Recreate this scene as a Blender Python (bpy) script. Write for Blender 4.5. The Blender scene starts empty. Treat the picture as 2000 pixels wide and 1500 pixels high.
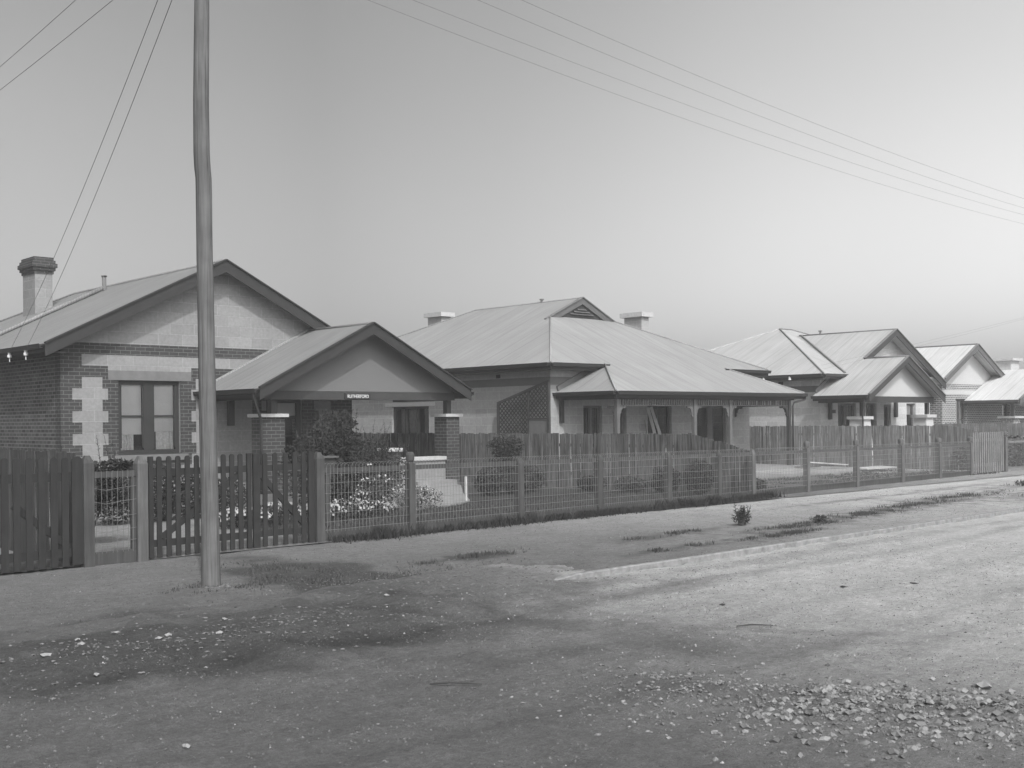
import bpy, bmesh, math, random
from mathutils import Vector, noise, Matrix
R = math.radians
scene = bpy.context.scene
COL = scene.collection

# ------------------------------------------------------------------ camera
F_PX, HOR, ROLL, YAW, EYE = 2200.0, 820.2, 0.0103, 0.8198, 1.65
cd = bpy.data.cameras.new('camera')
cam = bpy.data.objects.new('camera', cd)
COL.objects.link(cam)
scene.camera = cam
cd.sensor_width = 36.0
cd.lens = F_PX / 2000.0 * 36.0
cd.shift_y = (HOR - 750.0) / 2000.0
cd.clip_start = 0.05
cd.clip_end = 3000
cam.location = (0, 0, EYE)
cam.rotation_euler = (Matrix.Rotation(YAW - math.pi / 2, 4, 'Z') @ Matrix.Rotation(math.pi / 2, 4, 'X') @ Matrix.Rotation(-ROLL, 4, 'Z')).to_euler()

# ------------------------------------------------------------------ light
SUN_DIR = Vector((0.51, 1.0, -1.18)).normalized()
sd = bpy.data.lights.new('sun', 'SUN')
sun = bpy.data.objects.new('sun', sd)
COL.objects.link(sun)
sd.energy = 2.5
sd.angle = R(0.8)
sd.color = (1.0, 1.0, 1.0)
sun.rotation_euler = SUN_DIR.to_track_quat('-Z', 'Y').to_euler()

scene.view_settings.view_transform = 'Standard'
scene.view_settings.look = 'None'
scene.view_settings.exposure = 0.0
scene.view_settings.gamma = 1.0

w = bpy.data.worlds.new('World')
scene.world = w
w.use_nodes = True
nt = w.node_tree
nt.nodes.clear()
out = nt.nodes.new('ShaderNodeOutputWorld')
bg = nt.nodes.new('ShaderNodeBackground')
bg.inputs['Strength'].default_value = 0.12
sky = nt.nodes.new('ShaderNodeTexSky')
sky.sky_type = 'NISHITA'
sky.sun_disc = False
sky.sun_elevation = R(46.5)
sky.sun_rotation = R(207.0)
sky.dust_density = 4.0
bw = nt.nodes.new('ShaderNodeRGBToBW')
tc = nt.nodes.new('ShaderNodeTexCoord')
dot = nt.nodes.new('ShaderNodeVectorMath'); dot.operation = 'DOT_PRODUCT'
dot.inputs[1].default_value = (0.731, -0.682, 0.0)
rmp = nt.nodes.new('ShaderNodeValToRGB')
els = rmp.color_ramp.elements
els[0].position = 0.0; els[0].color = (.9, .9, .9, 1)
els[1].position = 1.0; els[1].color = (1.9, 1.9, 1.9, 1)
SKY_STOPS = [(.28, 1.15), (.42, 1.0), (.50, 1.25), (.60, 1.7), (.72, 2.2)]
for p_, v_ in SKY_STOPS:
    e = els.new(p_); e.color = (v_, v_, v_, 1)
ma = nt.nodes.new('ShaderNodeMath'); ma.operation = 'MULTIPLY_ADD'
ma.inputs[1].default_value = 0.5; ma.inputs[2].default_value = 0.5
nz = nt.nodes.new('ShaderNodeTexNoise'); nz.inputs['Scale'].default_value = 2.2; nz.inputs['Detail'].default_value = 2
nr = nt.nodes.new('ShaderNodeMapRange'); nr.inputs['To Min'].default_value = .88; nr.inputs['To Max'].default_value = 1.12
m1 = nt.nodes.new('ShaderNodeMath'); m1.operation = 'MULTIPLY'
m2 = nt.nodes.new('ShaderNodeMath'); m2.operation = 'MULTIPLY'
L = nt.links.new
L(sky.outputs[0], bw.inputs[0]); L(tc.outputs['Generated'], dot.inputs[0]); L(dot.outputs['Value'], ma.inputs[0])
L(ma.outputs[0], rmp.inputs[0]); L(tc.outputs['Generated'], nz.inputs['Vector']); L(nz.outputs['Fac'], nr.inputs[0])
L(bw.outputs[0], m1.inputs[0]); L(rmp.outputs['Color'], m1.inputs[1]); L(m1.outputs[0], m2.inputs[0]); L(nr.outputs[0], m2.inputs[1])
sz = nt.nodes.new('ShaderNodeSeparateXYZ'); zr = nt.nodes.new('ShaderNodeMapRange'); m3 = nt.nodes.new('ShaderNodeMath'); m3.operation = 'MULTIPLY'
zr.inputs['From Min'].default_value = 0; zr.inputs['From Max'].default_value = .38; zr.inputs['To Min'].default_value = 1.08; zr.inputs['To Max'].default_value = 1.22
L(tc.outputs['Generated'], sz.inputs[0]); L(sz.outputs['Z'], zr.inputs[0]); L(m2.outputs[0], m3.inputs[0]); L(zr.outputs[0], m3.inputs[1])
L(m3.outputs[0], bg.inputs['Color']); L(bg.outputs[0], out.inputs['Surface'])

# ------------------------------------------------------------------ helpers
class MB:
    def __init__(s): s.v = []; s.f = []; s.m = []
    def add(s, pts, faces, m=0):
        b = len(s.v); s.v += [tuple(p) for p in pts]
        for f in faces: s.f.append([b + i for i in f]); s.m.append(m)
        return s
    def box(s, x0, x1, y0, y1, z0, z1, m=0):
        return s.add([(x0,y0,z0),(x1,y0,z0),(x1,y1,z0),(x0,y1,z0),(x0,y0,z1),(x1,y0,z1),(x1,y1,z1),(x0,y1,z1)],
              [(3,2,1,0),(4,5,6,7),(0,1,5,4),(1,2,6,5),(2,3,7,6),(3,0,4,7)], m)
    def prism(s, poly, vec, m=0):
        n = len(poly); vec = Vector(vec)
        pts = [Vector(p) for p in poly] + [Vector(p) + vec for p in poly]
        fs = [tuple(range(n)), tuple(range(2*n-1, n-1, -1))] + [(i, (i+1) % n, n+(i+1) % n, n+i) for i in range(n)]
        return s.add(pts, fs, m)
    def beam(s, a, b, wd, ht, m=0, up=(0,0,1)):
        a = Vector(a); b = Vector(b); d = (b-a).normalized(); up = Vector(up)
        sx = d.cross(up)
        if sx.length < 1e-4: sx = d.cross(Vector((0,1,0)))
        sx.normalize(); uz = sx.cross(d).normalized()
        c = [sx*wd/2+uz*ht/2, -sx*wd/2+uz*ht/2, -sx*wd/2-uz*ht/2, sx*wd/2-uz*ht/2]
        return s.prism([a+k for k in c], b-a, m)
    def tube(s, pts, r, n=8, m=0, cap=True):
        pts = [Vector(p) for p in pts]; rs = r if isinstance(r, (list, tuple)) else [r]*len(pts)
        b = len(s.v)
        for i, p in enumerate(pts):
            d = (pts[min(i+1, len(pts)-1)] - pts[max(i-1, 0)]).normalized()
            ref = Vector((0,0,1)) if abs(d.z) < .9 else Vector((0,1,0))
            u = d.cross(ref).normalized(); v = d.cross(u)
            for k in range(n):
                t = 2*math.pi*k/n; s.v.append(tuple(p + (u*math.cos(t)+v*math.sin(t))*rs[i]))
        for i in range(len(pts)-1):
            for k in range(n):
                s.f.append([b+i*n+k, b+i*n+(k+1) % n, b+(i+1)*n+(k+1) % n, b+(i+1)*n+k]); s.m.append(m)
        if cap:
            s.f.append([b+k for k in range(n)]); s.m.append(m)
            s.f.append([b+(len(pts)-1)*n+k for k in range(n-1, -1, -1)]); s.m.append(m)
        return s
    def build(s, name, mats, parent=None, smooth=False, recalc=True):
        me = bpy.data.meshes.new(name)
        me.from_pydata(s.v, [], s.f)
        if not isinstance(mats, (list, tuple)): mats = [mats]
        for mt in mats: me.materials.append(mt)
        for p, mi in zip(me.polygons, s.m): p.material_index = mi; p.use_smooth = smooth
        if recalc:
            bm = bmesh.new(); bm.from_mesh(me); bmesh.ops.recalc_face_normals(bm, faces=bm.faces); bm.to_mesh(me); bm.free()
        o = bpy.data.objects.new(name, me); COL.objects.link(o)
        if parent is not None:
            o.parent = parent
            bl = BASE.get(parent.name)
            if bl: o.matrix_parent_inverse = Matrix.Translation(-Vector(bl))
            if parent.name in BASE: BASE[o.name] = (0, 0, 0)
        return o
BASE = {}
def tag(o, label=None, cat=None, group=None, kind=None):
    if label: o['label'] = label
    if cat: o['category'] = cat
    if group: o['group'] = group
    if kind: o['kind'] = kind
    return o
def thing(name, label, cat, loc=(0,0,0), group=None):
    o = bpy.data.objects.new(name, None); COL.objects.link(o); o.location = loc; o.empty_display_size = .2
    BASE[o.name] = loc
    return tag(o, label, cat, group)
def struct(o): o['kind'] = 'structure'; return o

# ------------------------------------------------------------------ materials (all neutral greys: the photograph is black and white)
def newmat(name, rough=.9):
    m = bpy.data.materials.new(name); m.use_nodes = True
    b = m.node_tree.nodes['Principled BSDF']; b.inputs['Roughness'].default_value = rough
    b.inputs['Specular IOR Level'].default_value = .25
    return m, m.node_tree, b
def N(t, typ, **kw):
    n = t.nodes.new(typ)
    for k, v in kw.items():
        if k.startswith('i_'): n.inputs[k[2:].replace('_', ' ')].default_value = v
        else: setattr(n, k, v)
    return n
def g(v): return (v, v, v, 1)
def facecoord(t, roof=False):
    """wall: (along, z) ; roof: coordinate running across the slope"""
    geo = N(t, 'ShaderNodeNewGeometry'); sp = N(t, 'ShaderNodeSeparateXYZ'); sn = N(t, 'ShaderNodeSeparateXYZ')
    t.links.new(geo.outputs['Position'], sp.inputs[0]); t.links.new(geo.outputs['True Normal'], sn.inputs[0])
    ax = N(t, 'ShaderNodeMath', operation='ABSOLUTE'); ay = N(t, 'ShaderNodeMath', operation='ABSOLUTE')
    t.links.new(sn.outputs['X'], ax.inputs[0]); t.links.new(sn.outputs['Y'], ay.inputs[0])
    gt = N(t, 'ShaderNodeMath', operation='GREATER_THAN'); t.links.new(ax.outputs[0], gt.inputs[0]); t.links.new(ay.outputs[0], gt.inputs[1])
    mx = N(t, 'ShaderNodeMix', data_type='FLOAT')
    t.links.new(gt.outputs[0], mx.inputs[0]); t.links.new(sp.outputs['X'], mx.inputs[2]); t.links.new(sp.outputs['Y'], mx.inputs[3])
    cb = N(t, 'ShaderNodeCombineXYZ'); t.links.new(mx.outputs[0], cb.inputs['X']); t.links.new(sp.outputs['Z'], cb.inputs['Y'])
    return geo, mx.outputs[0], sp.outputs['Z'], cb.outputs[0]
def noise_col(t, vec, scale, lo, hi, detail=4, rough=.6):
    n = N(t, 'ShaderNodeTexNoise', i_Scale=scale, i_Detail=detail, i_Roughness=rough)
    if vec is not None: t.links.new(vec, n.inputs['Vector'])
    r = N(t, 'ShaderNodeMapRange'); r.inputs['From Min'].default_value = .3; r.inputs['From Max'].default_value = .7
    r.inputs['To Min'].default_value = lo; r.inputs['To Max'].default_value = hi
    t.links.new(n.outputs['Fac'], r.inputs[0]); return r.outputs[0]
def mul(t, a, b):
    m = N(t, 'ShaderNodeMath', operation='MULTIPLY')
    for i, x in enumerate((a, b)):
        if isinstance(x, (int, float)): m.inputs[i].default_value = x
        else: t.links.new(x, m.inputs[i])
    return m.outputs[0]
def bump(t, b, h, strength=.5, dist=.01):
    n = N(t, 'ShaderNodeBump', i_Strength=strength, i_Distance=dist)
    t.links.new(h, n.inputs['Height']); t.links.new(n.outputs[0], b.inputs['Normal'])

def mat_plain(name, v, var=.15, scale=8, rough=.8, bs=.3):
    m, t, b = newmat(name, rough)
    geo = N(t, 'ShaderNodeNewGeometry')
    f = noise_col(t, geo.outputs['Position'], scale, 1-var, 1+var)
    t.links.new(mul(t, f, v), b.inputs['Base Color'])
    bump(t, b, f, bs, .01)
    return m
def mat_wood(name, v, var=.35, rough=.85):
    m, t, b = newmat(name, rough)
    geo = N(t, 'ShaderNodeNewGeometry'); mp = N(t, 'ShaderNodeMapping'); mp.inputs['Scale'].default_value = (30, 30, 1.6)
    t.links.new(geo.outputs['Position'], mp.inputs[0])
    f = noise_col(t, mp.outputs[0], 1, 1-var, 1+var, 5)
    f2 = noise_col(t, geo.outputs['Position'], 3, .85, 1.15)
    oi = N(t, 'ShaderNodeNewGeometry')
    r = N(t, 'ShaderNodeMapRange'); r.inputs['To Min'].default_value = .82; r.inputs['To Max'].default_value = 1.18
    t.links.new(oi.outputs['Random Per Island'], r.inputs[0])
    t.links.new(mul(t, mul(t, mul(t, f, f2), r.outputs[0]), v), b.inputs['Base Color'])
    bump(t, b, f, .4, .01)
    return m
def mat_brick(name, brick, mortar, bw_=.24, rh=.086, ms=.008, var=.22, patch=0.0, zo=0.0, xo=0.0):
    m, t, b = newmat(name, .9)
    geo, al, z, vec = facecoord(t)
    of = N(t, 'ShaderNodeVectorMath', operation='ADD'); of.inputs[1].default_value = (xo, zo, 0); t.links.new(vec, of.inputs[0])
    br = N(t, 'ShaderNodeTexBrick'); br.offset = .5
    br.inputs['Color1'].default_value = g(brick*(1-var)); br.inputs['Color2'].default_value = g(brick*(1+var)); br.inputs['Mortar'].default_value = g(mortar)
    br.inputs['Scale'].default_value = 1; br.inputs['Mortar Size'].default_value = ms; br.inputs['Mortar Smooth'].default_value = .2
    br.inputs['Brick Width'].default_value = bw_; br.inputs['Row Height'].default_value = rh; br.inputs['Bias'].default_value = 0
    t.links.new(of.outputs[0], br.inputs['Vector'])
    f = noise_col(t, geo.outputs['Position'], 14, .88, 1.12, 5)
    f2 = noise_col(t, geo.outputs['Position'], 1.1, 1-patch, 1+patch, 3)
    mm = N(t, 'ShaderNodeVectorMath', operation='SCALE'); t.links.new(br.outputs['Color'], mm.inputs[0]); t.links.new(mul(t, f, f2), mm.inputs['Scale'])
    t.links.new(mm.outputs[0], b.inputs['Base Color'])
    h = N(t, 'ShaderNodeMath', operation='MULTIPLY_ADD'); t.links.new(br.outputs['Fac'], h.inputs[0]); h.inputs[1].default_value = -1
    t.links.new(f, h.inputs[2]); bump(t, b, h.outputs[0], .6, .008)
    return m
def mat_iron(name, v, var=.05):
    m, t, b = newmat(name, .55)
    b.inputs['Specular IOR Level'].default_value = .4
    geo, al, z, vec = facecoord(t)
    s1 = N(t, 'ShaderNodeMath', operation='SINE'); t.links.new(mul(t, al, 2*math.pi/.076*.5), s1.inputs[0])
    ab = N(t, 'ShaderNodeMath', operation='ABSOLUTE'); t.links.new(s1.outputs[0], ab.inputs[0])
    # sheet-by-sheet tone: white noise per .69 m sheet
    sn = N(t, 'ShaderNodeMath', operation='SNAP'); t.links.new(al, sn.inputs[0]); sn.inputs[1].default_value = .685
    wn = N(t, 'ShaderNodeTexWhiteNoise', noise_dimensions='1D'); t.links.new(sn.outputs[0], wn.inputs['W'])
    r = N(t, 'ShaderNodeMapRange'); r.inputs['To Min'].default_value = 1-var; r.inputs['To Max'].default_value = 1+var*.6
    t.links.new(wn.outputs['Value'], r.inputs[0])
    cb = N(t, 'ShaderNodeCombineXYZ'); t.links.new(mul(t, al, 7), cb.inputs['X']); t.links.new(mul(t, z, 1.2), cb.inputs['Y'])
    st = noise_col(t, cb.outputs[0], 1, .84, 1.10, 5)
    bl = noise_col(t, geo.outputs['Position'], .8, .93, 1.05)
    rr = N(t, 'ShaderNodeMapRange'); rr.inputs['To Min'].default_value = .78; rr.inputs['To Max'].default_value = 1.07; t.links.new(ab.outputs[0], rr.inputs[0])
    # lap seams: a thin dark line at every sheet edge
    fr = N(t, 'ShaderNodeMath', operation='PINGPONG'); t.links.new(al, fr.inputs[0]); fr.inputs[1].default_value = .3425
    sm = N(t, 'ShaderNodeMapRange'); sm.inputs['From Min'].default_value = 0; sm.inputs['From Max'].default_value = .03
    sm.inputs['To Min'].default_value = .74; sm.inputs['To Max'].default_value = 1; t.links.new(fr.outputs[0], sm.inputs[0])
    c = mul(t, mul(t, mul(t, mul(t, mul(t, st, bl), r.outputs[0]), rr.outputs[0]), sm.outputs[0]), v)
    t.links.new(c, b.inputs['Base Color'])
    bump(t, b, ab.outputs[0], .5, .018)
    return m
def mat_attr(name, rough=.95, bsc=35, bst=.9, bd=.03, speck=.25, streak=.14):
    m, t, b = newmat(name, rough)
    b.inputs['Specular IOR Level'].default_value = .1
    geo = N(t, 'ShaderNodeNewGeometry'); at = N(t, 'ShaderNodeAttribute', attribute_name='tone')
    f = noise_col(t, geo.outputs['Position'], bsc, 1-speck, 1+speck, 8, .85)
    f2 = noise_col(t, geo.outputs['Position'], 9, .76, 1.22, 8, .8)
    f3 = noise_col(t, geo.outputs['Position'], 110, .72, 1.3, 3, .8)
    mp = N(t, 'ShaderNodeMapping'); mp.inputs['Scale'].default_value = (1.1, 7.5, 1); mp.inputs['Rotation'].default_value = (0, 0, .06)
    t.links.new(geo.outputs['Position'], mp.inputs[0])
    f4 = noise_col(t, mp.outputs[0], 1.6, 1-streak, 1+streak*.7, 8, .78)
    # sparse dark crumbs of clay and dung
    v = N(t, 'ShaderNodeTexVoronoi', i_Scale=7.0, i_Randomness=1.0); t.links.new(mp.outputs[0], v.inputs['Vector'])
    vr = N(t, 'ShaderNodeMapRange'); vr.inputs['From Min'].default_value = .05; vr.inputs['From Max'].default_value = .13; vr.inputs['To Min'].default_value = .62; vr.inputs['To Max'].default_value = 1
    t.links.new(v.outputs['Distance'], vr.inputs[0])
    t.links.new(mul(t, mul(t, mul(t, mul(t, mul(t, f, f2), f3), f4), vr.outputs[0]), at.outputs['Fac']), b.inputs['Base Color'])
    h = N(t, 'ShaderNodeMath', operation='ADD'); t.links.new(f, h.inputs[0]); t.links.new(f2, h.inputs[1])
    bump(t, b, h.outputs[0], bst, bd)
    return m
def mat_leaf(name, v, var=.5):
    m, t, b = newmat(name, .7)
    geo = N(t, 'ShaderNodeNewGeometry')
    r = N(t, 'ShaderNodeMapRange'); r.inputs['To Min'].default_value = 1-var; r.inputs['To Max'].default_value = 1+var
    t.links.new(geo.outputs['Random Per Island'], r.inputs[0])
    t.links.new(mul(t, r.outputs[0], v), b.inputs['Base Color'])
    return m
def mat_glass(name):
    m = bpy.data.materials.new(name); m.use_nodes = True; t = m.node_tree; t.nodes.clear()
    o = N(t, 'ShaderNodeOutputMaterial'); mx = N(t, 'ShaderNodeMixShader'); tr = N(t, 'ShaderNodeBsdfTransparent'); gl = N(t, 'ShaderNodeBsdfGlossy')
    gl.inputs['Roughness'].default_value = .03; fr = N(t, 'ShaderNodeFresnel'); fr.inputs['IOR'].default_value = 1.5
    tr.inputs['Color'].default_value = g(.9)
    t.links.new(fr.outputs[0], mx.inputs[0]); t.links.new(tr.outputs[0], mx.inputs[1]); t.links.new(gl.outputs[0], mx.inputs[2]); t.links.new(mx.outputs[0], o.inputs[0])
    return m

M = {}
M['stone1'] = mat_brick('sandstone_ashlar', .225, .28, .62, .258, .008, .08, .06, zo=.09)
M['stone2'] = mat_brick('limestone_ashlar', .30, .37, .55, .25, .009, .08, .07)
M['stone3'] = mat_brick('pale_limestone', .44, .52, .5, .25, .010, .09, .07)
M['brick_front'] = mat_brick('pressed_brick', .040, .13, .24, .086, .007, .10, .05, zo=.0)
M['brick_side'] = mat_brick('common_brick', .055, .14, .24, .086, .013, .45, .25)
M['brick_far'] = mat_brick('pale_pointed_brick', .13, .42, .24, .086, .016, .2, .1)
M['stucco'] = mat_plain('rough_cast_stucco', .14, .10, 40, .95, .6)
M['stucco_pale'] = mat_plain('pale_rough_cast', .44, .10, 40, .95, .6)  # includes a haze brightening put into the colour for the far gables
M['render'] = mat_plain('cement_render_band', .12, .10, 5, .95, .2)
M['lintel'] = mat_plain('cement_lintel', .15, .12, 6, .95, .3)
M['cement'] = mat_plain('pale_cement_coping', .42, .12, 12, .95, .3)
M['concrete'] = mat_plain('concrete_path', .23, .16, 5, .95, .4)
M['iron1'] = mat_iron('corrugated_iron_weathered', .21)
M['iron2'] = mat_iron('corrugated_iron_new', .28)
M['iron3'] = mat_iron('corrugated_iron_pale', .40)  # lighter than the near roofs: distance haze put into the colour
M['iron4'] = mat_iron('corrugated_iron_bright', .55)  # lightest iron, still more haze painted into the farthest roofs
M['trim'] = mat_plain('dark_trim_paint', .030, .12, 6, .55, .1)
M['trim2'] = mat_plain('mid_trim_paint', .044, .12, 6, .55, .1)
M['trim3'] = mat_plain('grey_trim_paint', .10, .12, 6, .6, .1)
M['post_pale'] = mat_plain('pale_post_paint', .11, .12, 6, .6, .1)
M['roll'] = mat_plain('ridge_roll_iron', .16, .12, 6, .6, .1)
M['frame'] = mat_plain('window_frame_paint', .03, .12, 6, .5, .1)
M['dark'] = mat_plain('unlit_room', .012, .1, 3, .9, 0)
M['blind'] = mat_plain('holland_blind_cloth', .58, .05, 3, .95, .1)
M['curtain'] = mat_plain('net_curtain', .62, .2, 20, .95, .1)
M['glass'] = mat_glass('window_glass')
M['picket'] = mat_wood('painted_picket', .026, .18)
M['picket_far'] = mat_wood('hazed_picket', .17, .18)  # lighter grey than the near pickets, distance haze put into the colour
M['post'] = mat_wood('weathered_post', .06, .3)
M['postgrey'] = mat_wood('pale_weathered_post', .10, .3)
M['paling'] = mat_wood('split_paling', .10, .75)
M['paling_far'] = mat_wood('hazed_paling', .17, .6)  # paling timber with the far brightening of haze mixed into its colour
M['pole'] = mat_wood('pole_timber', .135, .28)
def crack(m, lo=.5, sc=(70, 70, .8), th=(.30, .42)):
    t = m.node_tree; b = t.nodes['Principled BSDF']; src = b.inputs['Base Color'].links[0].from_socket
    geo = N(t, 'ShaderNodeNewGeometry'); mp = N(t, 'ShaderNodeMapping'); mp.inputs['Scale'].default_value = sc; t.links.new(geo.outputs['Position'], mp.inputs[0])
    n = N(t, 'ShaderNodeTexNoise', i_Scale=1, i_Detail=3); t.links.new(mp.outputs[0], n.inputs['Vector'])
    r = N(t, 'ShaderNodeMapRange'); r.inputs['From Min'].default_value = th[0]; r.inputs['From Max'].default_value = th[1]; r.inputs['To Min'].default_value = lo; t.links.new(n.outputs['Fac'], r.inputs[0])
    t.links.new(mul(t, src, r.outputs[0]), b.inputs['Base Color']); b.inputs['Specular IOR Level'].default_value = .05; b.inputs['Roughness'].default_value = 1
crack(M['pole'])
M['wire'] = mat_plain('galvanised_wire', .17, .1, 3, .5, 0)
M['cable'] = mat_plain('overhead_cable', .12, .1, 3, .6, 0)
M['porcelain'] = mat_plain('white_porcelain', .7, .02, 3, .3, 0)
M['white'] = mat_plain('white_lettering', .62, .02, 3, .6, 0)
M['plank'] = mat_wood('new_plank', .42, .15)
M['leafdark'] = mat_leaf('dark_leaves', .026)
M['leaf'] = mat_leaf('mid_leaves', .045)
M['leafpale'] = mat_leaf('greyish_leaves', .085)
M['weed'] = mat_leaf('dry_weeds', .06)
M['petal'] = mat_leaf('pale_petals', .35, .25)
M['stem'] = mat_plain('woody_stem', .05, .2, 9, .9, .2)
M['road'] = mat_attr('road_metal_dust', bsc=24, speck=.34)
M['path'] = mat_attr('beaten_earth', bsc=22, speck=.26)
M['soil'] = mat_attr('garden_soil', bsc=20, speck=.3)
M['kerb'] = mat_plain('kerb_concrete', .215, .3, 12, .95, .5)
M['rock'] = mat_leaf('crushed_stone', .16, .5)
M['verge_stone'] = mat_leaf('dull_verge_stone', .24, .2)
M['gritdark'] = mat_leaf('earth_crumbs', .10, .45)
M['gritlight'] = mat_leaf('limestone_grit', .27, .35)
M['rockdark'] = mat_leaf('dull_stone', .125, .4)

# ------------------------------------------------------------------ ground
def sm(a, b, x):
    t = max(0, min(1, (x-a)/(b-a))); return t*t*(3-2*t)
def nz3(x, y, s, o=0): return noise.fractal(Vector((x*s+o, y*s+o*1.7, o)), 1.0, 2.0, 4)
def sheet(name, xs, ys, zf, tf, mat):
    v = [(x, y, zf(x, y)) for y in ys for x in xs]; nx = len(xs)
    f = [(j*nx+i, j*nx+i+1, (j+1)*nx+i+1, (j+1)*nx+i) for j in range(len(ys)-1) for i in range(nx-1)]
    me = bpy.data.meshes.new(name); me.from_pydata(v, [], f); me.materials.append(mat)
    at = me.attributes.new('tone', 'FLOAT', 'POINT')
    at.data.foreach_set('value', [tf(p[0], p[1]) for p in v])
    for p in me.polygons: p.use_smooth = True
    o = bpy.data.objects.new(name, me); COL.objects.link(o); o['kind'] = 'structure'; return o
def rng_(a, b, s):
    n = max(1, int(round((b-a)/s))); return [a+(b-a)*i/n for i in range(n)]
def blob(x, y, cx, cy, rx, ry, ang=0, soft=.5, ns=1.0, na=.5):
    dx, dy = x-cx, y-cy; c, s = math.cos(ang), math.sin(ang)
    u = (dx*c+dy*s)/rx; v = (-dx*s+dy*c)/ry
    d = math.sqrt(u*u+v*v) + na*nz3(x, y, ns, 3.1)
    return 1 - sm(1-soft, 1+soft, d)

def base_tone(x, y): return .19 + .08*nz3(x, y, .05)
sheet('ground', [-250,-120,-60,-20,0,20,40,60,90,160,250], [-250,-120,-60,-20,0,20,40,90,160,250], lambda x, y: -.16, base_tone, M['soil'])

KY = 8.22
def windrow(x, y):   # ridge of loose stone in the near road
    cx = 5.75 + .35*math.sin(y*1.1)+ (4.9-y)*.18
    return math.exp(-((x-cx)/.36)**2) * sm(5.3, 4.3, y) * sm(.2, 1.6, y)
def road_z(x, y):
    z = -.034 + .012*nz3(x, y, .4, 1) + .012*nz3(x, y, 3.5, 2) + .006*nz3(x*.6, y*2.2, 3, 3) + .008*nz3(x, y, 9, 5)
    z += (.055+.035*nz3(x, y, 2.2, 9)+.03*nz3(x, y, 7, 10))*windrow(x, y)
    z += .10*blob(x, y, 4.0, 8.1, 2.3, .9, 0, .6)*sm(9.0, 7.0, x)*(1+.3*nz3(x, y, 2.5, 8))   # rubbly rise at the left verge
    z += .06*blob(x, y, 7.2, 8.9, 1.6, 1.0, .15, .5)
    z -= .006*sm(KY-.6, KY-.1, y)*sm(8, 9, x)
    return z
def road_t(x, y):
    t = .168 + .29*sm(4.6, 10.0, x + .25*(6-y)) + .04*sm(8, 20, x)  # paler to the right: pale road stone, plus foggy brightening put into the colour
    # ruts and wheel tracks along the street
    t *= 1 + .09*nz3(x*.22, y*1.6, 1.0, 4) + .07*nz3(x, y, .7, 6) + .09*nz3(x, y, 2.6, 7)
    t *= 1 - .42*blob(x, y, 4.0, 7.75, 2.2, .95, 0, .45, 1.5, .6)
    t *= 1 - .38*blob(x, y, 7.3, 8.6, 1.7, 1.15, .1, .35, 1.3, .6)
    t *= 1 - .30*blob(x, y, 5.6, 6.9, 1.7, .32, -.16, .5, 1.8, .8)
    t *= 1 - .26*blob(x, y, 6.7, 5.9, .45, 1.0, .1, .5, 1.8, .8)
    t *= 1 - .25*blob(x, y, 8.2, 7.2, 1.8, .28, -.05, .5, 2, .7)
    t *= 1 - .22*blob(x, y, 13.0, 7.75, 5.0, .20, 0, .5, 2, .9)
    t *= 1 - .20*blob(x, y, 6.6, 5.1, 1.5, .30, -.62, .6, 2, .8)
    t *= 1 - .20*blob(x, y, 7.7, 4.9, .95, .09, -1.0, .5, 2, .5)
    t *= 1 - .20*math.exp(-((y-7.1-.15*math.sin(x*.8))/.13)**2) - .15*math.exp(-((y-4.6-.12*math.sin(x*.5+1))/.12)**2) - .10*math.exp(-((y-5.7-.1*math.sin(x*.6))/.14)**2)
    wr = windrow(x, y); t *= 1 - .22*wr
    return max(.05, t)
xs = [-60,-25,-10,-4] + rng_(-1, 14, .055) + rng_(14, 30, .25) + rng_(30, 60, 1) + [60,80,120,250]
ys = [-40,-12,-5,-1] + rng_(0, 9.4, .055) + [9.4]
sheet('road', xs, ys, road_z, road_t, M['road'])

def path_edge(x): return KY + .12
def foot_z(x, y):
    z = .012*nz3(x, y, .6, 11) + .006*nz3(x, y, 3, 12) - .01
    dr = blob(x, y, 6.2, 8.9, 2.6, 1.2, .1, .5)      # worn crossing where the kerb is broken away
    z -= .055*dr
    z += .055*blob(x, y, 5.3, 9.4, 1.2, .8, .3, .6)
    lf = sm(5.0, 4.2, x)*sm(9.6, 8.4, y); z -= .06*lf
    return z
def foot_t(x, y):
    t = .165 + .24*sm(8, 24, x) + .03*sm(10.5, 12.5, y)  # foggy brightening toward the right is put into the earth's tone
    t *= 1 + .12*nz3(x, y, .8, 21) + .10*nz3(x, y, 3, 22)
    t *= 1 - .50*blob(x, y, 6.75, 10.2, .85, 1.9, -.10, .3, 1.3, .5)
    t *= 1 - .50*blob(x, y, 7.6, 8.9, 1.5, .7, -.1, .4, 1.1, .55)
    t *= 1 - .42*blob(x, y, 3.6, 8.7, 1.9, .8, .1, .5, 1.2, .6)
    t *= 1 - .50*blob(x, y, 9.0, 10.35, .75, .20, 0, .4, 3, .8)
    for cx, cy, rx, ry in ((12.5,10.2,1.2,.22),(15,9.6,1.6,.3),(17.5,9.9,1.5,.35),(19.8,10.2,2.2,.4),(22.5,10.6,2.5,.5),(26,9.7,4,.5),(30,11.5,4,.4),(20,11.8,2,.15),(25,12,2.5,.18),(11.3,9.1,.9,.15),(13.6,9.0,1,.2),(34,10.3,6,.7)):
        t *= 1 - .40*blob(x, y, cx, cy, rx, ry, .04, .7, 3.5, 1.0)
    return max(.05, t)
xs = [-60,-25,-8] + rng_(-2, 22, .085) + rng_(22, 45, .22) + [45,60,90,250]
ys = rng_(KY+.06, 13.3, .085) + [13.3, 13.9, 14.4]
sheet('footpath', xs, ys, foot_z, foot_t, M['path'])

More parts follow.
